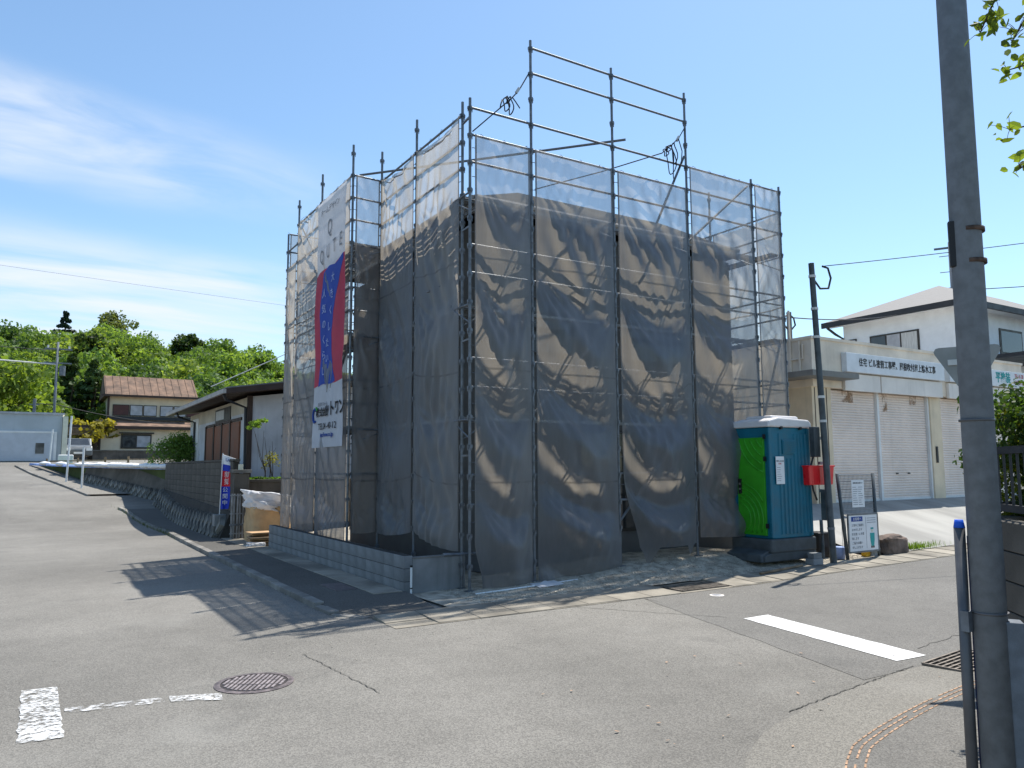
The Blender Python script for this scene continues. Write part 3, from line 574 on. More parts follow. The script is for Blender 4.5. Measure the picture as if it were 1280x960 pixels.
for k in (6, 10, 14):
    z = LV(k)
    for i in range(5): plank((RXs[i], 0), (RXs[i + 1], 0), (0, 1), z, 0.44, 0.22)
    for i in range(6): bracket((RXs[i], 0), (0, 1), z, 0.68)
    for i in range(2):
        for off in (0.07, 0.33): plank((LX, LYs[i]), (LX, LYs[i + 1]), (1, 0), z, off, 0.24)
        for off in (0.07, 0.33, 0.6): plank((WX, WYs[i]), (WX, WYs[i + 1]), (1, 0), z, off, 0.24)
    for y in LYs: bracket((LX, y), (1, 0), z, 0.62)
    for y in WYs[:3]: bracket((WX, y), (1, 0), z, 0.9)
    for i in range(4): plank((SX, sy[i]), (SX, sy[i + 1]), (-1, 0), z, 0.05, 0.24)
    for y in SYs: bracket((SX, y), (-1, 0), z, 0.34)
for p0, p1 in (((3.3, -0.13, 8.17), (-0.35, 4.25, 8.2)), ((5.02, 0.07, 8.28), (4.02, 0.07, 6.35)), ((6.86, 0.06, 8.0), (5.0, 0.06, 6.45)), ((6.95, 0.06, 2.6), (7.75, 0.06, 4.7)), ((WX + 0.06, 6.0, 6.5), (WX + 0.06, 7.6, 7.9)), ((0.1, 0.4, 6.7), (0.1, 3.8, 4.8)), ((0.1, 2.3, 4.6), (0.1, 0.45, 2.9)), ((WX + 0.07, 4.0, 4.7), (WX + 0.07, 5.8, 2.9)), ((1.3, 0.08, 2.9), (3.0, 0.08, 4.6)), ((3.15, 0.08, 1.0), (4.9, 0.08, 2.8))):
    pipe('brace', p0, p1, 0.0243, 'steel', scf)
for k in (3, 7, 11, 15): MB().beam((0.0, 0.0, LV(k) - 0.17), (0.03, 0.32, LV(k) - 0.17), 0.03, 0.03).build('corner_clamp', 'steel', scf)
MB().tube((-0.42, 0.1, 0.62), (0.3, 0.1, 0.6), 0.0245).build('ledger', 'steel', scf)

# ================================================================== SHEETING
TIE_Z = [-9.0, -7.0, -5.1, -3.2, -1.5, -0.2, 1.0]; TIE_P = [-1.05, 0, 1, 2, 3, 4, 4.7]
def sheet(name, p, q, nrm, ztop, zbot, label, amp, seed, lfun=None, rfun=None, zb_fun=None, sag=0.03, inset=0.055, skew=-0.22, tiesag=0.16, ripple=1.0, front=0.034, crease=0.035):
    """a mesh sheet laced between two posts, bellied outward between its ties"""
    p = np.array(p, float); q = np.array(q, float); L = np.hypot(*(q - p)); d = (q - p) / L; n_ = np.array(nrm, float)
    nu = max(14, int(L / 0.045)); nv = int((ztop - zbot) / 0.05); A = np.zeros((nu + 1, nv + 1, 3)); r_ = np.random.default_rng(seed); ph = r_.uniform(0, 6.28, 8); k1 = r_.uniform(0.8, 1.25, 8)
    for j in range(nv + 1):
        for i in range(nu + 1):
            u = i / nu; zb = zbot if zb_fun is None else zb_fun(u); z = ztop - sag * math.sin(math.pi * u) ** 0.8 * (1 if j < 3 else 0.4) - (ztop - zb) * j / nv
            a0 = inset + (lfun(z) if lfun else 0); a1 = L - inset + (rfun(z) if rfun else 0); s_ = a0 + (a1 - a0) * u
            e = (math.sin(math.pi * u) ** 0.75) * (0.62 + 0.38 * (1 - u))
            phi = float(np.interp(-z, TIE_Z, TIE_P)) + skew * (u - 0.5) - tiesag * math.sin(math.pi * u) + 0.05 * math.sin(3 * u + ph[0]) + 0.06 * mnoise.noise((s_ * 0.9 + seed, z * 0.7, 5.5))
            fr_ = phi - math.floor(phi); pk = 0.42
            lobe = (0.5 - 0.5 * math.cos(math.pi * fr_ / pk)) if fr_ < pk else (1 - (fr_ - pk) / (1 - pk)) ** 0.9
            bel = amp(z) * e * (0.06 + 0.94 * lobe)
            fold = 0.022 * ripple * e * math.sin(18 * (0.5 * u * L + 0.32 * (z + 0.7 * u * u)) * k1[1] + ph[1]) * (0.5 + 0.5 * math.sin(1.7 * z + ph[2]))
            fold += 0.014 * ripple * e * math.sin(31 * (0.8 * u * L - 0.22 * z) * k1[2] + ph[3]) * (0.5 + 0.5 * math.sin(2.3 * z + 4 * u + ph[4]))
            fold += 0.05 * ripple * e * mnoise.noise((s_ * 1.3 + seed, z * 0.9, seed * 0.7)) + 0.016 * ripple * e * mnoise.noise((s_ * 5 + seed, z * 3.0, 2.0))
            du_ = u * L; dz_ = fr_ * 1.8; rr_ = math.hypot(du_, dz_); th_ = math.atan2(dz_, du_ + 1e-6)
            fold += crease * e ** 0.4 * math.sin(15 * th_ + ph[5]) * math.exp(-rr_ / 0.75) * min(1, rr_ / 0.3) * (1 if z < 6.7 else 0.3)
            du2 = (1 - u) * L; r2b = math.hypot(du2, dz_); fold += 0.6 * crease * e ** 0.4 * math.sin(13 * math.atan2(dz_, du2 + 1e-6) + ph[6]) * math.exp(-r2b / 0.5) * min(1, r2b / 0.3) * (1 if z < 6.7 else 0.3)
            bb = front + bel + fold
            xy = p + d * s_ + n_ * bb; A[i, j] = (xy[0], xy[1], z)
    t = thing(name, label, 'mesh sheet', (float((p[0] + q[0]) / 2), float((p[1] + q[1]) / 2), zbot), 'mesh sheets laced to the scaffold')
    gridmesh('netting', A, 'mesh_grey', t)
    hm = MB(); W = 0.035
    for e0, e1 in ((0, 1), (nu, nu - 1)):
        pts = [A[e0, j] for j in range(nv + 1)]; vs = []
        for v in pts: w2 = v + np.array([*(d * (W if e0 == 0 else -W)), 0]) ; vs += [tuple(v + np.array([*(n_ * 0.004), 0])), tuple(w2 + np.array([*(n_ * 0.004), 0]))]
        hm.add(vs, [(2 * i, 2 * i + 1, 2 * i + 3, 2 * i + 2) for i in range(nv)])
    hm.build('hem', 'mesh_hem', t)
    for zs_ in (1.75, 3.6, 5.45):
        if not zbot + 0.5 < zs_ < ztop - 0.8: continue
        j = int(np.argmin(np.abs(A[nu // 2, :, 2] - zs_))); sm = MB(); vs = []
        for i in range(nu + 1):
            v = A[i, j]; w2 = A[i, min(j + 1, nv)]; o3 = np.array([*(n_ * 0.005), 0]); vs += [tuple(v + o3), tuple(v * 0.35 + w2 * 0.65 + o3)]
        sm.add(vs, [(2 * i, 2 * i + 2, 2 * i + 3, 2 * i + 1) for i in range(nu)]); sm.build('seam', 'mesh_hem', t)
    lc = MB()     # lacing cords round the top rail
    for k in range(int(L / 0.45) + 1):
        i = min(nu, int((k + 0.5) * 0.45 / L * nu)); v = A[i, 0]; top = Vector((*(p + d * (i / nu * L)), ztop + 0.03)); lc.path([tuple(v), (v[0], v[1], v[2] + 0.02), tuple(top + Vector((*(n_ * 0.02), 0))), tuple(top - Vector((*(n_ * 0.02), 0)) + Vector((0, 0, 0.005)))], 0.004, 4)
    for k in range(int((ztop - zbot - 0.6) / 0.475)):
        j = min(nv, int((0.3 + k * 0.475) / (ztop - zbot) * nv))
        for e0, pp in ((0, p), (nu, q)):
            v = A[e0, j]; c3 = np.array([pp[0], pp[1], v[2]]); o3 = np.array([*(n_ * 0.032), 0]); lc.path([tuple(v + np.array([*(n_ * 0.006), 0])), tuple((v + c3) / 2 + o3), tuple(c3 + o3 * 0.95)], 0.006, 4)
    lc.build('lacing_cord', 'tie_cord', t, kind='stuff'); return t
def amp_r(z): return float(np.interp(z, [0, 0.9, 2.0, 2.9, 3.8, 4.8, 5.7, 6.6, 7.6], [0.38, 0.42, 0.34, 0.29, 0.27, 0.23, 0.17, 0.04, 0.02]))
def amp_l(z): return float(np.interp(z, [0, 2, 5, 7, 8], [0.16, 0.12, 0.12, 0.07, 0.03]))
sheet('mesh_sheet', (RXs[0] + 0.02, 0), (RXs[1], 0), (0, -1), LV(4), 0.06, 'narrow grey mesh sheet beside the paired corner posts, reaching the ground', lambda z: amp_r(z) * 0.72, 1, lfun=lambda z: 0.14 * float(sstep(0.8, 0.1, z)))
sheet('mesh_sheet', (RXs[1], 0), (RXs[2], 0), (0, -1), LV(4), 0.08, 'grey mesh sheet under the left half of the high guard rails', amp_r, 2, rfun=lambda z: 0.06 * float(sstep(1.2, 0.2, z)), skew=-0.28)
sheet('mesh_sheet', (RXs[2], 0), (RXs[3], 0), (0, -1), LV(4), 0.42, 'torn grey mesh sheet pulled aside at its foot with a ragged hem', amp_r, 5, lfun=lambda z: 0.02 + 0.36 * float(sstep(2.1, 0.4, z)) ** 1.4, zb_fun=lambda u: 0.52 - 0.36 * max(0, 1 - abs(u - 0.12) / 0.12) - 0.2 * max(0, 1 - abs(u - 0.83) / 0.1), skew=-0.24)
sheet('mesh_sheet', (RXs[3], 0), (RXs[4], 0), (0, -1), LV(3), 0.62, 'grey mesh sheet partly hidden behind the blue portable toilet', lambda z: amp_r(z) * 0.8, 9, skew=-0.2)
sheet('mesh_sheet', (RXs[4], 0), (RXs[5], 0), (0, -1), LV(3), 0.7, 'narrow pale mesh sheet at the outer end above the toilet roof', lambda z: 0.06, 13, sag=0.06)
sheet('mesh_sheet', (LX, LYs[1]), (LX, LYs[0]), (-1, 0), LV(3), 0.62, 'street side mesh sheet next to the paired corner posts', amp_l, 21, sag=0.16, ripple=1.8, zb_fun=lambda u: 0.62 + 0.25 * (1 - u))
sheet('mesh_sheet', (LX, LYs[2]), (LX, LYs[1]), (-1, 0), LV(3), 0.66, 'street side mesh sheet ending at the inner corner of the scaffold recess', amp_l, 22, sag=0.14, ripple=1.8, lfun=lambda z: 0.0, zb_fun=lambda u: 0.70 + 0.1 * u)
sheet('mesh_sheet', (WX, WYs[0]), (LX, LYs[2]), (0, -1), LV(3), 0.7, 'short mesh sheet closing the recess beside the hanging banner', lambda z: 0.03, 23, sag=0.05, ripple=0.8)
sheet('mesh_sheet', (WX, WYs[1]), (WX, WYs[0]), (-1, 0), LV(3), 0.56, 'mesh sheet behind the red and blue banner', amp_l, 24, front=0.03)
sheet('mesh_sheet', (WX, WYs[2]), (WX, WYs[1]), (-1, 0), LV(3), 0.58, 'lit brown mesh sheet between the banner and the short end bay', amp_l, 25, ripple=1.8, sag=0.1)
sheet('mesh_sheet', (WX, WYs[3]), (WX, WYs[2]), (-1, 0), LV(5), 0.55, 'lower topped narrow mesh sheet on the end bay by the bulk bag', lambda z: 0.05, 26, sag=0.02)
for i in range(4): sheet('mesh_sheet', (SX, sy[i]), (SX, sy[i + 1]), (1, 0), LV(4) if i < 2 else LV(5), 0.5, ('mesh sheet on the side facing the shutters, just behind the toilet', 'mesh sheet on the side facing the shutters, second bay back', 'mesh sheet on the side facing the shutters, third bay back', 'mesh sheet on the side facing the shutters, rearmost bay')[i], lambda z: 0.08, 31 + i, sag=0.05)

for i in range(5): sheet('mesh_sheet', (BXs[i + 1], BYF), (BXs[i], BYF), (0, 1), LV(3), 0.6, ('mesh sheet across the rear face behind the street side wing', 'mesh sheet across the rear face, next to the wing', 'mesh sheet in the middle of the rear face', 'mesh sheet across the rear face, next to the shutter side', 'narrow mesh sheet on the rear face at the shutter side corner')[i], lambda z: 0.08, 41 + i, sag=0.05)

# ================================================================== BANNER on the wing
BX = WX - 0.085
def bwave(y, z): return BX - 0.03 - 0.012 * math.sin(2.1 * z + 1.6 * y) - 0.01 * math.sin(5.2 * y + 0.8 * z) - 0.025 * mnoise.noise((y * 1.4, z * 0.8, 4.0)) - 0.015 * mnoise.noise((y * 4, z * 3, 1.0))
bn = thing('banner', 'tall white, red and blue company banner hung down the scaffold wing', 'banner', (BX, 4.9, 2.4))
BY0, BY1 = 3.97, 5.84
def bgrid(name, mat, y0f, y1f, z0f, z1f, dx=0.0, nu=22, nv=40):
    A = np.zeros((nu + 1, nv + 1, 3))
    for i in range(nu + 1):
        for j in range(nv + 1):
            v = j / nv; u = i / nu; za0, za1 = z0f(u), z1f(u); z = za0 + (za1 - za0) * v; y = y0f(z) + (y1f(z) - y0f(z)) * (1 - u); A[i, j] = (bwave(y, z) - dx, y, z)
    return gridmesh(name, A, mat, bn)
k_ = lambda c: (lambda u: c)
wavy = lambda z: 6.32 + 0.05 * math.sin(5 * z)
zt = lambda u: 6.24 + 0.14 * u + 0.05 * math.sin(7 * u); zbm = lambda u: 3.74 + 0.05 * u + 0.03 * math.sin(6 * u)
bgrid('cloth', 'banner_white', k_(BY0), k_(BY1), k_(2.42), k_(7.92), nv=90)
cen = lambda z: 4.95 + 0.10 * math.sin((z - 3.6) * 1.5); hw = lambda z: 0.44 + 0.16 * ((z - 4.9) / 1.3) ** 2
bgrid('red_field', 'banner_red', k_(BY0 + 0.003), k_(BY1 - 0.003), zbm, zt, 0.004); ZB = [3.7, 4.3, 4.8, 5.3, 5.8, 6.3]; fl_ = lambda z: float(np.interp(z, ZB, [0.16, 0.23, 0.22, 0.20, 0.24, 0.30])); fr2 = lambda z: float(np.interp(z, ZB, [0.76, 0.62, 0.58, 0.64, 0.80, 0.97]))
bgrid('blue_field', 'banner_blue', lambda z: BY1 - (BY1 - BY0) * fr2(z), lambda z: BY1 - (BY1 - BY0) * fl_(z), zbm, zt, 0.008)
wp = lambda p: Vector((bwave(p.y, p.z) - 0.022 + (p.x - BX), p.y, p.z))
def btext(s_, size, y, z, mat, **k): text(s_, size, bn, mat, (BX, y, z), (0, -1, 0), (0, 0, 1), warp=wp, **k)
for i, ch in enumerate('QUTE'): btext(ch, 0.42, 5.45 - i * 0.43, 6.62 + 0.03 * i, 'ink_grey', sx=0.8)
btext('ホームデザイン', 0.17, 4.95, 7.62, 'ink_grey'); btext('Q', 0.5, 4.95, 7.18, 'ink_grey', sx=0.7)
for i, ch in enumerate('大きくしたい'): btext(ch, 0.22, 4.62 + 0.09 * min(i, 4), 6.0 - i * 0.34, 'ink_pale')
for i, ch in enumerate('人気のくらし'): btext(ch, 0.22, 5.2, 5.75 - i * 0.34, 'ink_pale')
btext('株式会社', 0.2, 5.18, 3.16, 'ink', bold=0.006); btext('ットワン', 0.34, 4.42, 3.2, 'ink', bold=0.008, sx=0.85); btext('住宅リフォーム', 0.09, 5.15, 3.34, 'ink_grey')
btext('TEL.04 -40-12', 0.2, 4.9, 2.86, 'ink'); btext('http://www.co.jp', 0.13, 4.9, 2.68, 'ink_blue', bold=0.002)
lg = MB()
for a0, a1 in ((40, 320),):
    pts = [(BX, 5.66 - 0.10 * math.cos(R(a)), 3.12 + 0.15 * math.sin(R(a))) for a in range(a0, a1, 14)]; pts = [tuple(wp(Vector(p))) for p in pts]; lg.path(pts, 0.022, 6)
lg.build('logo', 'ink_blue', bn); lg = MB(); lg.path([tuple(wp(Vector((BX, 5.60 - 0.10 * math.cos(R(a)), 3.15 + 0.14 * math.sin(R(a)))))) for a in range(30, 100, 12)], 0.022, 6); lg.build('logo_leaf', 'toilet_green', bn)

# ================================================================== ROPES on the guard rails
def rope_thing(name, label, main, loops, buckle=None):
    t = thing(name, label, 'rope', main[0]); MB().path(main, 0.011, 6).build('line', 'rope', t, smooth=True)
    for lp in loops: MB().path(lp, 0.011, 6).build('loop', 'rope', t, smooth=True)
    if buckle: MB().obox(buckle, (0.035, 0, 0.055), (0, 0.015, 0), (-0.02, 0, 0.016)).build('buckle', 'buckle', t, bevel=0.005)
def loop(c, rx, rz, n=16, y=0.0, tilt=0.0, full=1.0): return [(c[0] + rx * math.sin(2 * math.pi * full * k / n), y + 0.03 * math.sin(k), c[2] - rz * (1 - math.cos(2 * math.pi * full * k / n)) / 1.0) for k in range(n + 1)]
rope_thing('safety_rope', 'black rope knotted in a short bunch beside the tall guard rail end', [(0.05, 0.0, 7.62), (0.62, -0.05, 8.2), (0.78, -0.05, 8.36), (0.95, -0.04, 8.56), (1.2, 0.0, 8.98)],
    [loop((0.68, 0, 8.36), 0.06, 0.12, y=-0.06), loop((0.75, 0, 8.38), 0.05, 0.16, y=-0.09), loop((0.72, 0, 8.4), 0.03, 0.06, y=-0.04), [(0.8, -0.06, 8.4), (0.86, -0.08, 8.32), (0.95, -0.08, 8.22)], [(0.6, -0.06, 8.3), (0.56, -0.08, 8.2), (0.55, -0.07, 8.12)]], (0.93, -0.04, 8.56))
rope_thing('safety_rope', 'black rope coiled in hanging loops at the far end of the guard rails', [(1.9, 0.9, 7.25), (3.2, 0.45, 7.72), (4.35, 0.0, 8.18), (4.6, -0.03, 8.4), (4.8, -0.03, 8.6), (4.99, 0.0, 8.86)],
    [loop((4.52, 0, 8.36), 0.12, 0.30, y=-0.07), loop((4.6, 0, 8.42), 0.06, 0.22, y=-0.09), loop((4.4, 0, 8.26), 0.06, 0.07, y=-0.05), loop((4.47, 0, 8.33), 0.05, 0.05, y=-0.05), [(4.55, -0.08, 8.3), (4.55, -0.1, 7.95), (4.55, -0.09, 7.72), (4.57, -0.09, 7.6)], [(4.76, -0.05, 8.55), (4.83, -0.07, 8.3), (4.8, -0.07, 8.05), (4.7, -0.07, 7.88)]], (4.76, -0.03, 8.56))

# ================================================================== NEW BLOCK WALL along the pavement
bw = thing('block_wall', 'low new grey concrete block wall of three courses along the pavement', 'wall', (-0.89, 4.4, 0.06))
MB().box(-0.955, -0.83, 0.39, 8.44, 0.0, 0.605).build('core', 'mortar', bw); BLK = None
def block(parent, x0, y0, z0, L=0.39, H=0.19, T=0.15, mat='block', along='y'):
    key = (L, H, T, mat, along)
    if key not in BLOCKS:
        b = MB(); c = 0.004
        if along == 'y': b.box(0, T, 0, L, 0, H)
        else: b.box(0, L, 0, T, 0, H)
        me = bpy.data.meshes.new('block'); me.from_pydata(b.v, [], b.f); me.materials.append(MAT[mat]); BLOCKS[key] = me
    o = link('block', BLOCKS[key], parent, 0.004); o.location = Vector((x0, y0, z0)) - wloc(parent); return o
BLOCKS = {}
nb = 20; bl = 8.09 / nb
for c in range(3):
    for k in range(nb):
        block(bw, -0.97 + random.uniform(-0.002, 0.002), 0.37 + k * bl, 0.012 + c * 0.2, round(bl - 0.004, 3), 0.192)
fw_ = thing('concrete_wall', 'plain low grey concrete wall returning from the block wall toward the scaffold', 'wall', (-0.4, 0.43, 0.04))
MB().box(-0.815, 0.12, 0.37, 0.52, 0.0, 0.55).build('body', 'plain_concrete', fw_, bevel=0.006); MB().box(-0.82, 0.125, 0.365, 0.525, 0.552, 0.572).build('coping', 'concrete', fw_)
st = thing('marker_stake', 'thin white stake standing against the plain concrete wall end', 'stake', (-0.88, 0.30, 0.0)); MB().tube((-0.88, 0.28, 0), (-0.88, 0.28, 0.44), 0.018).build('pipe', 'white_paint', st); MB().tube((-0.88, 0.28, 0.44), (-0.88, 0.28, 0.47), 0.021).build('cap', 'black_plastic', st); MB().tube((-0.88, 0.28, 0.11), (-0.88, 0.28, 0.13), 0.02).build('band', 'black_plastic', st)
# plastic film and pipe left on the ground before the sheeting
pt = MB(); pt.path([(-0.05, -0.28, 0.03), (0.9, -0.33, 0.07), (1.9, -0.3, 0.1)], 0.018, 6); tag(pt.build('loose_pipe', 'white_paint', smooth=True), 'thin white pipe lying on the ground along the sheeting foot', 'pipe')
A = np.zeros((15, 9, 3))
for i in range(15):
    for j in range(9): x = 1.0 + i * 0.035; y = -0.5 + j * 0.04; A[i, j] = (x + 0.01 * mnoise.noise((x * 9, y * 9, 1)), y, float(hlot(x, y)) + 0.015 + 0.11 * abs(mnoise.noise((x * 8, y * 8, 3))) * math.sin(math.pi * i / 14) * math.sin(math.pi * j / 8))
tag(gridmesh('crumpled_film', A, 'sack_film'), 'crumpled white plastic film lying beside the loose white pipe', 'film')

# ================================================================== PORTABLE TOILET
TX0, TX1, TY0, TY1 = 6.02, 7.28, -0.93, 0.0
TZ = 0.17
to = thing('portable_toilet', 'blue portable toilet with green door and white roof', 'toilet', ((TX0 + TX1) / 2, (TY0 + TY1) / 2, TZ))
b = MB(); b.box(TX0 + 0.03, TX1 - 0.03, TY0 + 0.03, TY1 - 0.03, TZ + 0.42, TZ + 2.56); b.build('cabin', 'toilet_blue', to, bevel=0.02); cab = to.children[-1]
for k in range(9):   # moulded vertical ribs
    x = TX0 + 0.2 + k * 0.112
    b = MB(); b.prism([(0, 0), (0.07, 0), (0.055, 0.022), (0.015, 0.022)], lambda u, v: (x + u, TY0 + 0.031 - v, TZ + 0.5), lambda u, v: (x + u, TY0 + 0.031 - v, TZ + (2.44 if not 2 <= k <= 4 else 1.95)))
    if k not in (0,): b.build('rib', 'toilet_blue', cab)
for cx in (TX0 + 0.02, TX1 - 0.09): MB().box(cx, cx + 0.07, TY0 + 0.005, TY0 + 0.075, TZ + 0.44, TZ + 2.55).build('corner_post', 'toilet_blue', cab, bevel=0.015)
MB().box(TX0 + 0.005, TX0 + 0.075, TY1 - 0.09, TY1 - 0.02, TZ + 0.44, TZ + 2.55).build('corner_post', 'toilet_blue', cab, bevel=0.015)
vt = MB().box(TX0 + 0.42, TX0 + 0.78, TY0 + 0.008, TY0 + 0.035, TZ + 2.04, TZ + 2.32).build('vent', 'toilet_blue', cab, bevel=0.006)
for k in range(6): MB().box(TX0 + 0.44, TX0 + 0.76, TY0 - 0.004, TY0 + 0.012, TZ + 2.07 + k * 0.04, TZ + 2.085 + k * 0.04).build('louvre', 'toilet_blue', vt)
b = MB(); b.prism([(TX0 - 0.02, TZ + 2.56), (TX1 + 0.02, TZ + 2.56), (TX1 + 0.02, TZ + 2.66), (TX1 - 0.06, TZ + 2.72), (TX0 + 0.30, TZ + 2.75), (TX0 + 0.02, TZ + 2.69)], lambda u, v: (u, TY0 - 0.02, v), lambda u, v: (u, TY1 + 0.02, v))
b.build('roof', 'toilet_white', to, bevel=0.03); rfo = to.children[-1]
MB().box(TX0 + 0.28, TX1 - 0.16, TY0 + 0.14, TY1 - 0.14, TZ + 2.68, TZ + 2.80).build('roof_dome', 'toilet_white', rfo, bevel=0.04)
for x in (TX0 + 0.35, TX0 + 0.92): MB().box(x, x + 0.05, TY0 - 0.03, TY0 + 0.02, TZ + 2.52, TZ + 2.575).build('clip', 'black_plastic', rfo)
dr = MB().box(TX0 - 0.012, TX0 + 0.04, TY0 + 0.12, TY1 - 0.14, TZ + 0.48, TZ + 2.36).build('door', 'toilet_green', to, bevel=0.008)
def arc(cy, cz, r, a0, a1):
    pts = []
    for k in range(25):
        a = R(a0 + (a1 - a0) * k / 24); y = cy + r * math.cos(a); z = cz + r * math.sin(a)
        if TY0 + 0.14 < y < TY1 - 0.16 and TZ + 0.5 < z < TZ + 2.34: pts.append((TX0 - 0.013, y, z))
    if len(pts) > 3: MB().path(pts, 0.019, 6).build('arc_ridge', 'toilet_green', dr, smooth=True)
for k in range(5): arc(TY0 - 0.05 + 0.10, TZ + 2.6, 0.22 + k * 0.13, 180 - 150, 270 + 60) if False else arc(TY0 - 0.1, TZ + 2.5, 0.28 + k * 0.14, -100, 60)
for k in range(5): arc(TY1 - 0.15, TZ + 0.78, 0.30 + k * 0.10, 90, 270)
MB().box(TX0 - 0.03, TX0, TY1 - 0.25, TY1 - 0.17, TZ + 1.26, TZ + 1.56).build('lock_plate', 'black_plastic', dr, bevel=0.004)
for dz in (1.34, 1.44): MB().box(TX0 - 0.036, TX0 - 0.028, TY1 - 0.235, TY1 - 0.19, TZ + dz, TZ + dz + 0.04).build('latch', 'buckle', dr)
for z in (0.62, 1.9, 2.33): MB().box(TX0 - 0.02, TX0 + 0.01, TY0 + 0.075, TY0 + 0.125, TZ + z, TZ + z + 0.09).build('hinge', 'black_plastic', to)
b = MB(); b.box(TX0 - 0.05, TX1 + 0.02, TY0 - 0.02, TY1 + 0.03, TZ + 0.16, TZ + 0.42); b.build('waste_tank', 'toilet_base', to, bevel=0.03)
for y in (TY0 + 0.0, TY1 - 0.16): MB().prism([(TX0 - 0.22, TZ), (TX1 + 0.03, TZ), (TX1 + 0.03, TZ + 0.16), (TX0 - 0.02, TZ + 0.17), (TX0 - 0.22, TZ + 0.12)], lambda u, v: (u, y, v), lambda u, v: (u, y + 0.16, v)).build('skid', 'toilet_base', to, bevel=0.02)
b = MB(); b.hexa([(TX0 - 0.3, TY0 + 0.02, TZ), (TX0 - 0.04, TY0 + 0.02, TZ), (TX0 - 0.04, TY1 - 0.02, TZ), (TX0 - 0.3, TY1 - 0.02, TZ), (TX0 - 0.28, TY0 + 0.05, TZ + 0.14), (TX0 - 0.04, TY0 + 0.05, TZ + 0.22), (TX0 - 0.04, TY1 - 0.05, TZ + 0.22), (TX0 - 0.28, TY1 - 0.05, TZ + 0.14)]); b.build('step', 'toilet_base', to, bevel=0.02)
nc = MB().box(TX0 + 0.19, TX0 + 0.43, TY0 - 0.002, TY0 + 0.004, TZ + 1.46, TZ + 1.99).build('notice', 'paper', to)
text('使用上の注意', 0.036, nc, 'ink', (TX0 + 0.31, TY0 - 0.004, TZ + 1.90), (1, 0, 0), (0, 0, 1), depth=0.0006); text('お願い', 0.036, nc, 'ink_red', (TX0 + 0.31, TY0 - 0.004, TZ + 1.85), (1, 0, 0), (0, 0, 1), depth=0.0006)
for k in range(7): MB().box(TX0 + 0.215, TX0 + 0.30 + 0.1 * random.random(), TY0 - 0.0035, TY0 - 0.0015, TZ + 1.52 + k * 0.042, TZ + 1.528 + k * 0.042).build('text_line', 'ink_grey', nc)
cb = thing('concrete_block', 'pair of small concrete blocks stacked beside the toilet base', 'block', (7.0, -1.06, 0.12)); MB().box(6.86, 7.15, -1.19, -1.0, 0.08, 0.19).build('lower_block', 'plain_concrete', cb, bevel=0.006); MB().box(6.89, 7.13, -1.18, -1.03, 0.193, 0.30).build('upper_block', 'block', cb, bevel=0.006)
tag(MB().beam((5.15, -1.36, 0.075), (6.55, -1.16, 0.10), 0.05, 0.03).build('timber_batten', 'old_timber', bevel=0.004), 'dark timber batten lying across the gutter before the toilet', 'batten')

# ================================================================== THIN POLE with service wire, red box
p2 = thing('service_pole', 'slim dark leaning service pole behind the red box', 'pole', (7.45, -1.2, 0.09))
PB, PT = Vector((7.45, -1.2, 0.03)), Vector((7.2, -1.2, 6.05)); at = lambda t: PB.lerp(PT, t)
MB().tube(PB, PT, 0.066, 0.056, 12).build('shaft', 'pole_metal', p2, smooth=False)
for t in (0.12, 0.47, 0.55, 0.75, 0.845, 0.955): c = at(t); MB().tube(c - Vector((0, 0, 0.025)), c + Vector((0, 0, 0.025)), 0.071).build('band', 'band_white' if t > 0.3 else 'steel', p2)
MB().path([(7.26, -1.2, 5.72), (7.42, -1.22, 5.22 + 0.33), (7.66, -1.24, 5.58), (7.74, -1.25, 5.8), (7.66, -1.25, 6.0), (7.5, -1.24, 6.02)], 0.022, 6).build('drip_loop', 'wire', p2, smooth=True)
for z in (2.5, 2.0, 1.45): MB().box(7.43, 7.55, -1.02, -0.96, z, z + 0.06).build('clamp', 'steel', p2)
MB().box(7.16, 7.34, -1.11, -0.99, 2.15, 2.75).build('meter_box', 'pole_metal', p2, bevel=0.01); MB().box(7.42, 7.5, -1.11, -0.99, 0.9, 1.5).build('switch_box', 'pole_metal', p2, bevel=0.01)
MB().path([(7.2, -1.05, 2.2), (7.12, -1.0, 1.9), (7.2, -1.0, 1.5), (7.3, -1.0, 1.3)], 0.02, 6).build('cable', 'wire', p2, smooth=True)
rb = thing('red_case', 'glossy red plastic case fixed behind the slim dark pole', 'case', (7.35, -0.99, 1.58))
MB().prism([(7.0, 1.60), (7.72, 1.60), (7.78, 1.97), (6.99, 1.97)], lambda u, v: (u, -1.08, v), lambda u, v: (u, -0.93, v)).build('shell', 'red_box', rb, bevel=0.015)
MB().box(6.985, 7.79, -1.095, -0.915, 1.955, 1.985).build('lid', 'red_box', rb, bevel=0.006)
for x in (7.14, 7.3): MB().box(x, x + 0.012, -1.087, -1.078, 1.63, 1.94).build('ridge', 'red_box', rb)
# ---- wire mesh fence section with notices
fn = thing('mesh_fence', 'short weathered wire mesh fence panel with two dark posts', 'fence', (8.45, -1.1, 0.1))
for x0, x1 in ((8.05, 7.83), (9.08, 9.02)): MB().tube((x0, -1.1, 0.02), (x1, -1.1, 1.82), 0.035, None, 10).build('post', 'pole_metal', fn, smooth=True)
for z in (1.0, 1.08, 1.2, 1.34, 1.5, 1.66, 1.79): pipe('wire', (7.85 + (1.8 - z) * 0.11, -1.1, z), (9.03, -1.1, z), 0.007, 'steel', fn)
for k in range(26): x = 7.9 + k * 0.043; pipe('wire', (x, -1.1, 0.35), (x, -1.1, 1.79), 0.0035, 'steel', fn)
nb_ = thing('notice_board', 'white site notice board hung low on the mesh fence', 'notice board', (8.53, -1.16, 0.22)); NZ0, NZ1, NX0, NX1 = 0.24, 0.99, 8.02, 9.0
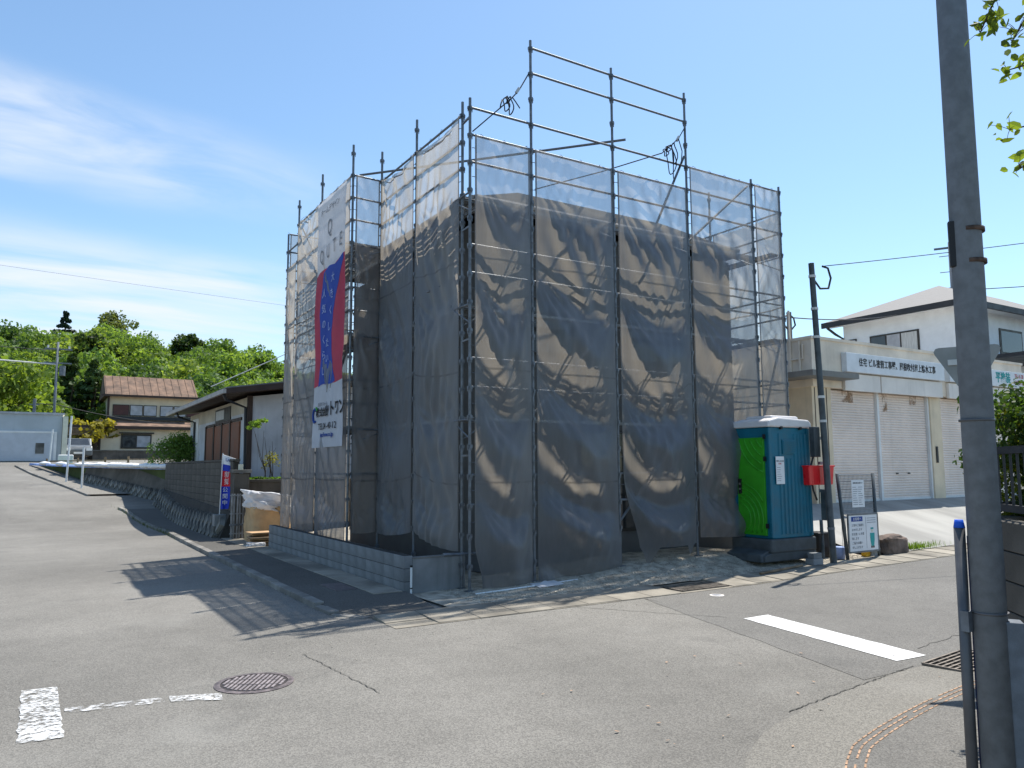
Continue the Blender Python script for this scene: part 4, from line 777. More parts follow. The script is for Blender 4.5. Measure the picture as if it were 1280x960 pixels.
MB().box(NX0, NX1, -1.165, -1.145, NZ0, NZ1).build('board', 'paper', nb_); fr = MB()
for a_, c_ in (((NX0, NZ0), (NX1, NZ0)), ((NX1, NZ0), (NX1, NZ1)), ((NX1, NZ1), (NX0, NZ1)), ((NX0, NZ1), (NX0, NZ0))): fr.beam((a_[0], -1.16, a_[1]), (c_[0], -1.16, c_[1]), 0.035, 0.02, up=(0, 1, 0))
fr.build('frame', 'steel', nb_); MB().box(NX0 + 0.1, NX0 + 0.47, -1.17, -1.164, NZ1 - 0.14, NZ1 - 0.045).build('title_bar', 'ink_blue', nb_, bevel=0.02)
text('お客様へ', 0.07, nb_, 'paper', (NX0 + 0.285, -1.174, NZ1 - 0.095), (1, 0, 0), (0, 0, 1), depth=0.001); MB().box(NX0 + 0.575, NX0 + 0.58, -1.168, -1.164, NZ0 + 0.06, NZ1 - 0.06).build('rule', 'ink_grey', nb_)
for k, s_ in enumerate(('工事中ご迷惑を', 'おかけします', '安全第一に作業', '致します', 'ご協力お願い', '申し上げます')): text(s_, 0.058, nb_, 'ink_grey', (NX0 + 0.10, -1.167, NZ1 - 0.22 - k * 0.088), (1, 0, 0), (0, 0, 1), align='LEFT', depth=0.001)
for k in range(3): MB().box(NX0 + 0.62, NX1 - 0.07, -1.167, -1.164, NZ1 - 0.09 - k * 0.045, NZ1 - 0.08 - k * 0.045).build('text_line', 'ink_grey', nb_)
fg = MB(); cx = NX0 + 0.775
fg.prism([(-0.075, 0.36), (0.075, 0.36), (0.07, 0.22), (0.045, 0.1), (-0.045, 0.1), (-0.07, 0.22)], lambda u, v: (cx + u, -1.165, NZ0 + v), lambda u, v: (cx + u, -1.169, NZ0 + v)); fg.build('figure_suit', 'ink_teal', nb_)
MB().box(cx - 0.055, cx - 0.01, -1.169, -1.165, NZ0 + 0.06, NZ0 + 0.1).build('figure_boot', 'ink', nb_); MB().box(cx + 0.01, cx + 0.055, -1.169, -1.165, NZ0 + 0.06, NZ0 + 0.1).build('figure_boot', 'ink', nb_)
fh = MB(); fh.prism([(0.035 * math.cos(R(a)), 0.41 + 0.035 * math.sin(R(a))) for a in range(0, 360, 30)], lambda u, v: (cx + u, -1.165, NZ0 + v), lambda u, v: (cx + u, -1.1685, NZ0 + v)); fh.build('figure_head', 'cream_trim', nb_); MB().box(cx - 0.045, cx + 0.045, -1.1695, -1.165, NZ0 + 0.435, NZ0 + 0.47).build('figure_helmet', 'ink_teal', nb_)
np_ = thing('paper_notice', 'small white printed sheet tied near the top of the mesh fence', 'notice', (8.45, -1.13, 1.2)); MB().box(8.25, 8.66, -1.125, -1.118, 1.13, 1.68).build('sheet', 'paper', np_)
text('建築計画のお知らせ', 0.036, np_, 'ink', (8.455, -1.127, 1.62), (1, 0, 0), (0, 0, 1), depth=0.0008)
for k in range(9):
    for c in range(2): MB().box(8.28 + c * 0.18, 8.28 + c * 0.18 + random.uniform(0.08, 0.16), -1.127, -1.124, 1.18 + k * 0.044, 1.19 + k * 0.044).build('text_line', 'ink_grey', np_)
# clutter behind the fence
for k, (x, y, l, c, lab) in enumerate(((7.75, -0.75, 0.6, 'pole_metal', 'dark offcut pipe leaning behind the slim pole'), (7.95, -0.6, 0.75, 'steel', 'grey offcut pipe propped up behind the mesh fence'))):
    tag(MB().tube((x, y, 0.1), (x + 0.12, y + 0.1, 0.1 + l), 0.035).build('offcut_pipe', c), lab, 'pipe')
tag(MB().box(7.72, 8.1, -0.7, -0.35, 0.1, 0.62).build('cable_crate', 'black_plastic', bevel=0.03), 'black crate between the slim pole and the mesh fence', 'crate')
tag(MB().lathe((8.05, -0.9, 0.1), [(0.11, 0), (0.13, 0.22), (0.12, 0.24)], 14).build('bucket', 'tarp_blue', smooth=True), 'small blue bucket at the foot of the mesh fence', 'bucket')
tag(MB().box(8.78, 8.93, -1.02, -0.9, 0.08, 0.28).build('yellow_box', 'yellow_plastic', bevel=0.01), 'small yellow box beneath the white site notice board', 'box')
def rock(name, c, s, seed, mat, label, cat='stone', sub=3):
    import bmesh
    bm = bmesh.new(); bmesh.ops.create_icosphere(bm, subdivisions=sub, radius=1.0)
    for v in bm.verts:
        d = v.co.normalized(); q = Vector([math.copysign(abs(t) ** 0.55, t) for t in d]); q *= 1 + 0.22 * mnoise.noise(d * 1.6 + Vector((seed, 0, 0))) + 0.07 * mnoise.noise(d * 5 + Vector((0, seed, 0)))
        v.co = Vector((q.x * s[0], q.y * s[1], q.z * s[2]))
    me = bpy.data.meshes.new(name); bm.to_mesh(me); bm.free(); me.materials.append(MAT[mat]); o = link(name, me); o.location = c; return tag(o, label, cat)
rock('boulder', (9.68, -0.98, 0.27), (0.50, 0.2, 0.23), 3, 'boulder', 'dark brown angular stone at the edge of the concrete apron')
rock('boulder', (9.06, -0.95, 0.18), (0.16, 0.14, 0.15), 8, 'plain_concrete', 'lump of pale grey concrete between fence post and dark stone')

# ================================================================== GARAGE WITH ROLLER SHUTTERS
GXA, GXB, GYF, GYB, GZ0 = 11.85, 23.2, 2.4, 9.0, 0.93
ga = thing('shutter_garage', 'flat roofed cream garage building with pale roller shutters', 'garage', (17.5, 5.5, GZ0))
SH = [(12.72, 14.83), (14.93, 17.42), (18.15, 20.4), (20.5, 22.7)]; STOP = 4.08
b = MB(); b.box(GXA, GXB, GYF + 0.25, GYB, GZ0 - 0.6, 4.12); b.box(GXA, 12.66, GYF, GYF + 0.25, GZ0 - 0.3, 4.12); b.box(17.5, 18.08, GYF, GYF + 0.25, GZ0 - 0.3, 4.12); b.box(22.75, GXB, GYF, GYF + 0.25, GZ0 - 0.3, 4.12); b.build('wall', 'garage_wall', ga)
MB().box(GXA - 0.02, GXB + 0.02, GYF - 0.06, GYB + 0.02, 4.12, 5.42).build('parapet', 'garage_parapet', ga); par = ga.children[-1]
MB().box(GXA - 0.05, GXB + 0.05, GYF - 0.10, GYB, 5.42, 5.5).build('coping', 'garage_parapet', par)
for x in (11.95, 12.2, 12.45): MB().box(x, x + 0.02, GYF - 0.012, GYF, GZ0, 4.1).build('groove_strip', 'brown_trim', ga)
for y in (3.2, 4.2, 5.2, 6.4): MB().box(GXA - 0.012, GXA, y, y + 0.025, GZ0, 4.1).build('groove_strip', 'brown_trim', ga)
for i, (x0, x1) in enumerate(SH):
    s_ = MB().box(x0, x1, GYF + 0.14, GYF + 0.16, GZ0, STOP).build('shutter', 'shutter', ga); n_ = 42; hgt = (STOP - GZ0) / n_
    if i < 3:
        key = None
        for k in range(n_):
            z = GZ0 + k * hgt
            if key is None or True:
                b = MB(); b.prism([(GYF + 0.14, 0.0), (GYF + 0.122, hgt * 0.12), (GYF + 0.116, hgt * 0.5), (GYF + 0.122, hgt * 0.80), (GYF + 0.14, hgt * 0.92)], lambda u, v: (x0 + 0.01, u, z + v), lambda u, v: (x1 - 0.01, u, z + v)); b.build('slat', 'shutter', s_)
    MB().box(x0, x1, GYF + 0.09, GYF + 0.15, GZ0 - 0.02, GZ0 + 0.1).build('bottom_bar', 'shutter_frame', s_)
    if i == 1:
        for x in (15.7, 16.3): MB().box(x, x + 0.1, GYF + 0.095, GYF + 0.115, 1.72, 1.76).build('pull_slot', 'dark_trim', s_)
for x0, x1 in ((12.66, 12.72), (14.83, 14.93), (17.42, 17.5), (18.08, 18.15), (20.4, 20.5), (22.7, 22.75)): MB().box(x0, x1, GYF + 0.04, GYF + 0.2, GZ0 - 0.02, STOP).build('guide_rail', 'shutter_frame', ga)
MB().box(17.66, 17.74, GYF - 0.04, GYF, 2.05, 2.55).build('switch_box', 'dark_trim', ga)
for x0, x1 in ((13.1, 14.75), (14.8, 17.98), (18.35, 20.6), (20.65, 23.1)): MB().box(x0, x1, GYF - 0.16, GYF - 0.065, 4.06, 4.54).build('lintel_panel', 'panel_white', ga, bevel=0.01)
for x0, x1, z0, z1 in ((13.3, 13.8, 3.75, 4.07), (15.2, 15.45, 3.55, 4.07), (16.6, 16.95, 3.8, 4.07)): MB().box(x0, x1, GYF + 0.106, GYF + 0.109, z0, z1).build('rust_stain', 'rust_soft', ga)
MB().box(GXA - 0.75, 13.06, GYF - 0.62, GYF - 0.065, 4.32, 4.47).build('canopy', 'canopy_grey', ga); MB().box(GXA - 0.75, GXA - 0.03, GYF - 0.06, GYB, 4.32, 4.47).build('canopy', 'canopy_grey', ga)
for k, (x, y, z0, z1) in enumerate(((GXA - 0.05, 3.0, 4.5, 6.3), (GXA - 0.05, 2.7, 4.5, 5.4))): MB().tube((x, y, z0), (x, y, z1), 0.03).build('conduit', 'garage_parapet', ga)
MB().path([(GXA - 0.05, 3.0, 4.9), (GXA - 0.05, 2.6, 4.9), (GXA - 0.05, 2.6, 5.3)], 0.025, 6).build('conduit', 'garage_parapet', ga)
sb = thing('sign_board', 'long white sign with black lettering above the shutters', 'sign', (15.55, GYF - 0.2, 4.58)); MB().box(13.1, 18.0, GYF - 0.24, GYF - 0.07, 4.58, 5.12).build('board', 'sign_white', sb, bevel=0.008)
text('住宅 ビル塗替工事壁、屋根吹付屋上防水工事', 0.25, sb, 'ink', (15.58, GYF - 0.246, 4.86), (1, 0, 0), (0, 0, 1), depth=0.003, sx=0.76, bold=0.0025)
s2 = thing('sign_board', 'white sign with teal lettering at the far shutters', 'sign', (21.5, GYF - 0.2, 4.58)); MB().box(18.3, 23.1, GYF - 0.24, GYF - 0.07, 4.58, 5.12).build('board', 'sign_white', s2, bevel=0.008)
text('平塗装', 0.38, s2, 'ink_teal', (21.55, GYF - 0.246, 4.86), (1, 0, 0), (0, 0, 1), depth=0.003, sx=0.85, bold=0.008)
for k, s_ in enumerate(('TEL 41-20', 'FAX 41-21')): text(s_, 0.2, s2, 'ink_red', (22.62, GYF - 0.246, 4.97 - 0.22 * k), (1, 0, 0), (0, 0, 1), depth=0.002, sx=0.7)
ms = thing('service_mast', 'short service mast with cable loops on the garage corner', 'mast', (12.6, 3.0, 5.5)); MB().tube((12.2, 3.3, 5.4), (12.2, 3.3, 6.35), 0.07).build('shaft', 'conduit', ms)
for s_ in (-1, 1): MB().path([(12.2, 3.3, 6.3), (12.2 + s_ * 0.2, 3.3, 6.2), (12.2 + s_ * 0.26, 3.3, 6.0), (12.2 + s_ * 0.08, 3.3, 5.85)], 0.025, 6).build('cable_loop', 'wire', ms, smooth=True)
tr_ = thing('tiled_roof_house', 'low house with grey tiled roof peeping over the garage corner', 'house', (13.5, 14, 2)); MB().box(11.5, 16, 12.0, 18, 1, 6.4).build('wall', 'stucco', tr_)
MB().prism([(11.8, 6.4), (18.2, 6.4), (15.0, 7.6)], lambda u, v: (11.0, u, v), lambda u, v: (16.4, u, v)).build('roof', 'kawara', tr_)

# ================================================================== WHITE TWO STOREY HOUSE behind the garage
wh = thing('white_house', 'white two storey house with grey hipped roof behind the garage', 'house', (30, 9, 1)); EX0, EX1, EY0, EY1, EZ = 24.3, 38, 4.65, 11.0, 8.42
MB().box(25.0, 37.3, 5.4, 10.4, 0.5, 8.3).build('wall', 'white_wall', wh)
b = MB(); rz = EZ + 1.62; b.add([(EX0, EY0, EZ), (EX1, EY0, EZ), (EX1, EY1, EZ), (EX0, EY1, EZ), (EX0 + 4.1, (EY0 + EY1) / 2, rz), (EX1 - 4.1, (EY0 + EY1) / 2, rz)], [(0, 1, 5, 4), (2, 3, 4, 5), (3, 0, 4), (1, 2, 5), (0, 3, 2, 1)]); rf = b.build('roof', 'grey_roof', wh)
for p, q in (((EX0, EY1), (EX0, EY0)), ((EX0, EY0), (EX1, EY0))): MB().beam((*p, EZ - 0.12), (*q, EZ - 0.12), 0.1, 0.24).build('fascia', 'dark_trim', rf)
MB().box(EX0 + 0.05, 25.0, EY0 + 0.05, EY1, EZ - 0.16, EZ - 0.12).build('soffit', 'white_wall', rf); MB().box(25.0, EX1, EY0 + 0.05, 5.4, EZ - 0.16, EZ - 0.12).build('soffit', 'white_wall', rf)
MB().path([(24.4, 10.8, 8.2), (24.7, 10.6, 7.9), (24.96, 10.42, 7.7), (24.96, 10.42, 4.5)], 0.06, 8).build('downpipe', 'dark_trim', wh)
wn = MB().box(24.95, 25.02, 6.9, 9.1, 6.2, 7.6).build('window', 'sash', wh)
for y0_, y1_, m_ in ((6.97, 7.65, 'curtain'), (7.72, 8.3, 'pane_pale'), (8.37, 9.03, 'glass')): MB().box(24.935, 24.955, y0_, y1_, 6.27, 7.53).build('pane', m_, wn)
wn = MB().box(24.96, 25.02, 9.75, 10.3, 6.6, 7.6).build('window', 'sash', wh); MB().box(24.945, 24.962, 9.8, 10.25, 6.65, 7.55).build('pane', 'pane_pale', wn)
MB().box(26.4, 40, 3.2, 5.39, 6.2, 6.35).build('porch_roof', 'dark_trim', wh)
wn = MB().box(28.3, 30.2, 5.36, 5.41, 6.6, 7.7).build('window', 'sash', wh); MB().box(28.4, 30.1, 5.35, 5.365, 6.7, 7.6).build('pane', 'glass', wn)
an = thing('tv_antenna', 'thin television antenna standing behind the garage parapet', 'antenna', (22.5, 8.6, 5.5)); MB().tube((22.5, 8.6, 5.4), (22.5, 8.6, 6.9), 0.015).build('mast', 'wire', an)
for k in range(4): pipe('element', (22.5 - 0.3, 8.3 + k * 0.2, 6.3 + 0 * k), (22.5 + 0.3, 8.3 + k * 0.2, 6.3), 0.008, 'wire', an)
# far utility pole behind the white house
fp = thing('utility_pole', 'distant utility pole with step bolts rising behind the white house', 'utility pole', (36.5, 13.2, 1)); b = MB(); b.tube((36.4, 11.4, 0.8), (36.4, 11.4, 14.2), 0.17, 0.13, 12); b.build('shaft', 'pole_concrete', fp, smooth=True)
for k in range(12): z = 8.5 + k * 0.45; s_ = 1 if k % 2 else -1; pipe('step_bolt', (36.4, 11.4, z), (36.4 - 0.3 * s_, 11.4 + 0.5 * s_, z), 0.02, 'wire', fp)
for z in (13.9,): MB().beam((36.0, 12.1, z), (36.8, 10.7, z), 0.1, 0.1).build('cross_arm', 'steel', fp)

# ================================================================== NEAR CONCRETE POLE on the corner
NP = Vector((-1.865, -8.81, 0.0)); np2 = thing('concrete_pole', 'tall grey concrete pole standing on the corner pavement', 'utility pole', NP)
MB().tube((-1.865, -8.80, 0), (-1.838, -8.845, 8.0), 0.0795, 0.066, 28).build('shaft', 'pole_concrete', np2, smooth=True)
MB().obox((-1.80, -8.885, 0.60), (0.02, -0.034, 0), (0.045, 0.03, 0), (0, 0, 0.61)).build('cable_cover', 'pole_concrete', np2, bevel=0.006)
sd = Vector((0.527, 0.85, 0)) * -1
MB().obox((-1.905, -8.802, 3.13), (0.026, -0.034, 0), (0.012, 0.009, 0), (0, 0, 0.122)).build('plate', 'black_plastic', np2, bevel=0.004)
for z in (3.20, 3.03): MB().tube((-1.848, -8.829, z - 0.011), (-1.848, -8.829, z + 0.011), 0.0755, None, 24).build('strap', 'strap_rust', np2, smooth=True)
for z in (1.24, 2.2): MB().tube((-1.86, -8.81, z), (-1.86, -8.81, z + 0.012), 0.082, None, 24).build('joint_ring', 'conduit', np2, smooth=True)
cd = thing('cable_guard', 'upright steel cable guard with blue cap strapped beside the concrete pole', 'cable guard', (-1.93, -8.705, 0)); MB().tube((-1.925, -8.70, 0), (-1.915, -8.715, 1.66), 0.027, None, 12).build('channel', 'conduit', cd, smooth=True); MB().tube((-1.915, -8.715, 1.66), (-1.915, -8.715, 1.70), 0.028, 0.02, 12).build('cap', 'blue_plastic', cd, smooth=True)
MB().tube((-1.905, -8.745, 0.0), (-1.895, -8.755, 1.62), 0.016, None, 8).build('inner_pipe', 'navy', cd); MB().obox((-1.93, -8.735, 1.2), (0.03, 0.0, 0), (0, 0.02, 0), (0, 0, 0.05)).build('clamp', 'steel', cd)
# ---- stop sign seen from behind
sg = thing('stop_sign', 'triangular road sign seen from its bare metal back', 'road sign', (1.95, -6.82, 0)); C = Vector((1.95, -6.82, 2.98)); sv = Vector((0.454, -0.891, 0)); nv_ = Vector((0.891, 0.454, 0))
tri = []
for a in (150, 30, -90):
    for da in (-22, -8, 8, 22): tri.append((0.285 * math.cos(R(a)) + 0.045 * math.cos(R(a + da * 3)), 0.285 * math.sin(R(a)) + 0.045 * math.sin(R(a + da * 3))))
tri.sort(key=lambda q: math.atan2(q[1], q[0]))
f0 = lambda u, v: tuple(C + sv * u + Vector((0, 0, v)) + nv_ * 0.003); f1 = lambda u, v: tuple(C + sv * u + Vector((0, 0, v)))
MB().prism(tri, f1, f0).build('plate', 'sign_back', sg); pl = sg.children[-1]
MB().prism([(0.93 * a, 0.93 * b_) for a, b_ in tri], lambda u, v: tuple(C + sv * u + Vector((0, 0, v)) + nv_ * 0.004), lambda u, v: tuple(C + sv * u + Vector((0, 0, v)) + nv_ * 0.006)).build('front_face', 'red_box', pl)
text('止まれ', 0.11, pl, 'paper', C + nv_ * 0.009 + Vector((0, 0, 0.06)), -sv, (0, 0, 1), depth=0.001)
MB().obox(C + Vector((0, 0, 0.03)) - nv_ * 0.008, sv * 0.17, nv_ * 0.008, (0, 0, 0.028)).build('stiffener', 'band_white', pl)
for dz in (0.10, -0.06):
    for du in (-0.08, -0.055, 0.055): MB().obox(C + sv * du + Vector((0, 0, dz)) - nv_ * 0.006, sv * 0.008, nv_ * 0.006, (0, 0, 0.014)).build('bolt', 'iron', pl)
MB().tube((1.93, -6.83, 0), (1.93, -6.83, 3.15), 0.028, None, 12).build('post', 'sign_back', sg, smooth=True)

# ================================================================== CORNER PROPERTY: wall, fence, hedge, tree
cw = thing('garden_wall', 'old dark concrete block wall on the corner behind the concrete pole', 'wall', (-0.5, -8.4, 0)); W0 = Vector((-0.03, -7.84, 0)); dW = Vector((-0.695, -0.72, 0)).normalized(); nW = Vector((-0.72, 0.695, 0))
MB().obox(W0 + dW * 1.6 + Vector((0, 0, 0.8)) - nW * 0.08, dW * 1.6, nW * 0.055, (0, 0, 0.79)).build('core', 'mortar', cw); MB().box(0.0, 7.9, -7.96, -7.86, 0, 1.59).build('core', 'mortar', cw)
BK = {}
def wblock(L, axis):
    if (L, axis) not in BK:
        b = MB(); d = dW if axis else Vector((1, 0, 0)); n = nW if axis else Vector((0, 1, 0)); b.obox((0, 0, 0), d * L / 2, n * 0.075, (0, 0, 0.096)); me = bpy.data.meshes.new('block'); me.from_pydata(b.v, [], b.f); me.materials.append(MAT['old_block']); BK[(L, axis)] = me
    return BK[(L, axis)]
for c in range(8):
    for k in range(8):
        o = link('block', wblock(0.39, 1), cw, 0.006); o.location = W0 + dW * (0.2 + k * 0.4) - nW * 0.075 + Vector((0, 0, 0.1 + c * 0.2)) - wloc(cw)
    for k in range(10):
        o = link('block', wblock(0.78, 0), cw, 0.006); o.location = Vector((0.4 + k * 0.79, -7.915, 0.1 + c * 0.2)) - wloc(cw)
rf_ = thing('garden_fence', 'dark metal bar fence on top of the old corner wall', 'fence', (-0.5, -8.4, 1.6))
for t in (0.05, 1.0, 2.0, 3.0): q = W0 + dW * t - nW * 0.08; MB().beam((q.x, q.y, 1.6), (q.x, q.y, 2.12), 0.05, 0.05, up=(1, 0, 0)).build('post', 'dark_trim', rf_)
for z in (1.68, 2.08): a = W0 - nW * 0.08; c = W0 + dW * 3.1 - nW * 0.08; MB().beam((a.x, a.y, z), (c.x, c.y, z), 0.035, 0.05).build('rail', 'dark_trim', rf_)
for k in range(28): q = W0 + dW * (0.1 + k * 0.11) - nW * 0.08; pipe('bar', (q.x, q.y, 1.68), (q.x, q.y, 2.08), 0.009, 'dark_trim', rf_)
for k in range(8): MB().beam((0.05 + k, -7.92, 1.6), (0.05 + k, -7.92, 2.12), 0.05, 0.05, up=(1, 0, 0)).build('post', 'dark_trim', rf_)
for z in (1.68, 2.08): MB().beam((0.05, -7.92, z), (7.8, -7.92, z), 0.035, 0.05).build('rail', 'dark_trim', rf_)

# ------------------------------------------------------------------ leaves
def leaf_quads(C, N_, size, r_, shape='quad'):
    """leaf-sized faces at points C with normals N_"""
    n = len(C); a = r_.normal(size=(n, 3)); u = np.cross(N_, a); u /= np.linalg.norm(u, axis=1, keepdims=True) + 1e-9; v = np.cross(N_, u); s = size[:, None]
    if shape == 'quad':
        V = np.stack([C - u * s * 0.5, C + v * s * 0.38, C + u * s * 0.5, C - v * s * 0.38], 1)
    else:
        a0 = C - u * s * 0.5; tip = C + u * s * 0.58 - N_ * s * 0.16; l1 = C - u * s * 0.22 + v * s * 0.27 + N_ * s * 0.07; l2 = C + u * s * 0.22 + v * s * 0.24 + N_ * s * 0.02; r1 = C - u * s * 0.22 - v * s * 0.27 + N_ * s * 0.07; r2_ = C + u * s * 0.22 - v * s * 0.24 + N_ * s * 0.02
        V = np.stack([a0, tip, l2, l1, a0, r1, r2_, tip], 1)
    return V.reshape(-1, 3)
def leafobj(name, V, tone, mat, parent=None, kind=None):
    Q = np.arange(len(V)).reshape(-1, 4); off = np.array(wloc(parent)) if parent is not None else 0
    me = fastmesh(name, V - off, Q); me.materials.append(MAT[mat]); ca_ = me.color_attributes.new('tone', 'FLOAT_COLOR', 'POINT'); c4 = np.ones((len(V), 4), np.float32); c4[:, :3] = tone; ca_.data.foreach_set('color', c4.ravel())
    return link(name, me, parent, 0, kind)
def crown(c, rx, ry, rz, nclump, nleaf, ls, tone, r_, cl=0.36, low=-0.35):
    d = r_.normal(size=(nclump, 3)); d /= np.linalg.norm(d, axis=1, keepdims=True); d[:, 2] = np.where(d[:, 2] < low, -d[:, 2], d[:, 2]); rr = r_.uniform(0.55, 1.0, (nclump, 1))
    K = np.array(c) + d * rr * np.array([rx, ry, rz]); Vs = []; Ts = []
    for k in range(nclump):
        e = r_.normal(size=(nleaf, 3)); e /= np.linalg.norm(e, axis=1, keepdims=True); rad_ = cl * np.array([rx, ry, rz * 0.8]) * r_.uniform(0.75, 1.2)
        q = K[k] + e * rad_ * r_.uniform(0.55, 1.05, (nleaf, 1)); nn = e + 0.6 * r_.normal(size=(nleaf, 3)); nn /= np.linalg.norm(nn, axis=1, keepdims=True)
        Vs.append(leaf_quads(q, nn, ls * r_.uniform(0.6, 1.3, nleaf), r_)); t = np.array(tone) * r_.uniform(0.82, 1.2) * r_.uniform(0.75, 1.25, (nleaf, 1)); Ts.append(np.repeat(t, 4, 0))
    return np.concatenate(Vs), np.concatenate(Ts)
# hedge on the corner
hg = thing('hedge', 'dense green hedge with yellowish tips above the old corner wall', 'hedge', (2.0, -8.5, 0.1)); Vs = []; Ts = []; r_ = np.random.default_rng(3)
for k in range(200):
    c = (r_.uniform(0.36, 1.5), r_.uniform(-8.4, -7.80), r_.uniform(1.05, 2.42)) if k < 150 else (r_.uniform(1.2, 3.2), r_.uniform(-9.1, -7.9), r_.uniform(1.0, 2.40)); V, T = crown(c, 0.26, 0.26, 0.26, 4, 80, 0.042, (0.045, 0.085, 0.018) if r_.random() < 0.85 else (0.14, 0.165, 0.02), r_, 0.6); Vs.append(V); Ts.append(T)
leafobj('foliage', np.concatenate(Vs), np.concatenate(Ts), 'leaf', hg)
for k in range(7): x = 0.9 + k * 0.36; MB().path([(x, -8.6, 0.02), (x + 0.05, -8.55, 0.8), (x + 0.1, -8.5, 2.0)], [0.025, 0.02, 0.008], 6).build('stem', 'bark', hg)
# tree whose twigs hang into the picture
tw = thing('street_tree', 'tree on the corner plot with young green leaves on overhanging twigs', 'tree', (0.1, -10.6, 0))
MB().path([(0.1, -10.6, 0), (0.05, -10.55, 1.6), (-0.1, -10.4, 3.0), (-0.25, -10.3, 4.2), (-0.3, -10.2, 5.2)], [0.09, 0.075, 0.06, 0.04, 0.02], 8).build('trunk', 'bark', tw, smooth=True)
LM = [[(-0.25, -10.3, 4.0), (-1.2, -9.75, 4.55), (-1.75, -9.42, 4.5), (-2.12, -9.2, 4.28), (-2.19, -9.12, 4.05)], [(-0.1, -10.4, 3.2), (-1.1, -9.8, 3.75), (-1.8, -9.4, 3.95), (-2.13, -9.2, 3.84)], [(-0.1, -10.4, 2.9), (-1.2, -9.75, 3.4), (-1.85, -9.38, 3.62), (-2.13, -9.19, 3.55)], [(-1.3, -9.7, 3.4), (-1.9, -9.33, 3.42), (-2.11, -9.21, 3.36)], [(-1.75, -9.42, 4.5), (-2.0, -9.3, 4.2), (-2.11, -9.22, 3.98)], [(-0.25, -10.3, 4.2), (0.6, -10.9, 4.8)], [(-0.2, -10.3, 3.6), (0.7, -10.2, 4.2)]]
for l in LM: MB().path(l, [0.016] + [0.008] * (len(l) - 2) + [0.003], 5).build('limb', 'bark', tw, smooth=True)
r_ = np.random.default_rng(5); Cs = []; twg = MB()
for l, spots in ((LM[0], (0.72, 0.8, 0.86, 0.93, 0.97, 1.0)), (LM[1], (0.78, 0.86, 0.92, 0.96, 1.0)), (LM[2], (0.8, 0.87, 0.94, 1.0)), (LM[3], (0.8, 0.9, 1.0)), (LM[4], (0.6, 0.8, 0.92, 1.0)), (LM[5], (0.4, 0.7, 1)), (LM[6], (0.5, 0.8, 1))):
    pts = [Vector(p) for p in l]; L = [0]
    for a, c in zip(pts, pts[1:]): L.append(L[-1] + (c - a).length)
    for s_ in spots:
        t = s_ * L[-1]; i = max(j for j in range(len(pts) - 1) if L[j] <= t + 1e-6); p = pts[i].lerp(pts[i + 1], min(1, (t - L[i]) / (L[i + 1] - L[i])))
        for q in range(9):
            Cs.append(np.array(p) + r_.normal(size=3) * (0.034, 0.034, 0.034))
            if q % 2 == 0: twg.path([tuple(p), tuple(np.array(p) * 0.5 + Cs[-1] * 0.5 + np.array((0, 0, 0.006))), tuple(Cs[-1])], [0.0016, 0.0013, 0.0009], 4)
Cs = np.array(Cs); nn = r_.normal(size=Cs.shape); nn[:, 2] += 0.8; nn /= np.linalg.norm(nn, axis=1, keepdims=True)
V = leaf_quads(Cs, nn, r_.uniform(0.035, 0.068, len(Cs)), r_, 'leaf'); T = np.repeat(np.array((0.15, 0.21, 0.035)) * r_.uniform(0.5, 1.25, (len(Cs), 1)), 8, 0); leafobj('leaves', V, T, 'leaf', tw); twg.build('twigs', 'bark', tw, kind='stuff')

# ================================================================== LEFT: neighbour plot
yard = MB(); yard.box(-1.05, 9.5, 12.75, 26.5, 0.0, 1.45); yard.build('yard', 'soil', kind='structure')
nw = thing('retaining_wall', 'old block wall on sawtooth laid stones along the street', 'wall', (-1.2, 18, 0.1))
MB().box(-1.17, -1.05, 11.55, 24.6, 0.3, 2.18).build('core', 'mortar', nw)
for c in range(7):
    for k in range(16): block(nw, -1.2, 11.6 + k * 0.812 + (0.0 if c % 2 else 0.0), 0.76 + c * 0.203, 0.80, 0.195, 0.12, 'old_block')
MB().box(-1.22, -1.03, 11.5, 24.65, 2.19, 2.25).build('coping', 'old_block', nw)
DST = None
def dstone(parent, c, dirv, out, s=0.2, mat='old_stone', tilt=0.28):
    """a square stone set on its corner, face sloping back"""
    global DST
    key = (round(s, 2), mat, round(dirv[0], 2), round(dirv[1], 2))
    if key not in DSTS:
        d = Vector((*dirv, 0)).normalized(); n = Vector((*out, 0)).normalized(); b = MB(); up = (Vector((0, 0, 1)) - n * tilt).normalized(); nn = n + Vector((0, 0, tilt)); nn.normalize()
        a = (d + up).normalized() * s; e = (up - d).normalized() * s; b.obox((0, 0, 0), a * 0.94, e * 0.94, nn * 0.07)
        b.obox(nn * 0.08, a * 0.8, e * 0.8, nn * 0.03); me = bpy.data.meshes.new('stone'); me.from_pydata(b.v, [], b.f); me.materials.append(MAT[mat]); DSTS[key] = me
    o = link('stone', DSTS[key], parent); o.location = Vector(c) - wloc(parent); return o
DSTS = {}
b = MB(); b.prism([(-1.2, 0.78), (-1.24, 0.78), (-1.52, 0.05), (-1.2, 0.05)], lambda u, v: (u, 11.55, v), lambda u, v: (u, 24.6, v + 0.35)); b.build('batter', 'mortar', nw)
for k in range(22):
    y = 11.85 + k * 0.586; g = hr(-1.5, y)
    dstone(nw, (-1.40, y, g + 0.42 - 0.0), (0, 1), (-1, 0)); dstone(nw, (-1.51, y + 0.293, g + 0.13), (0, 1), (-1, 0))
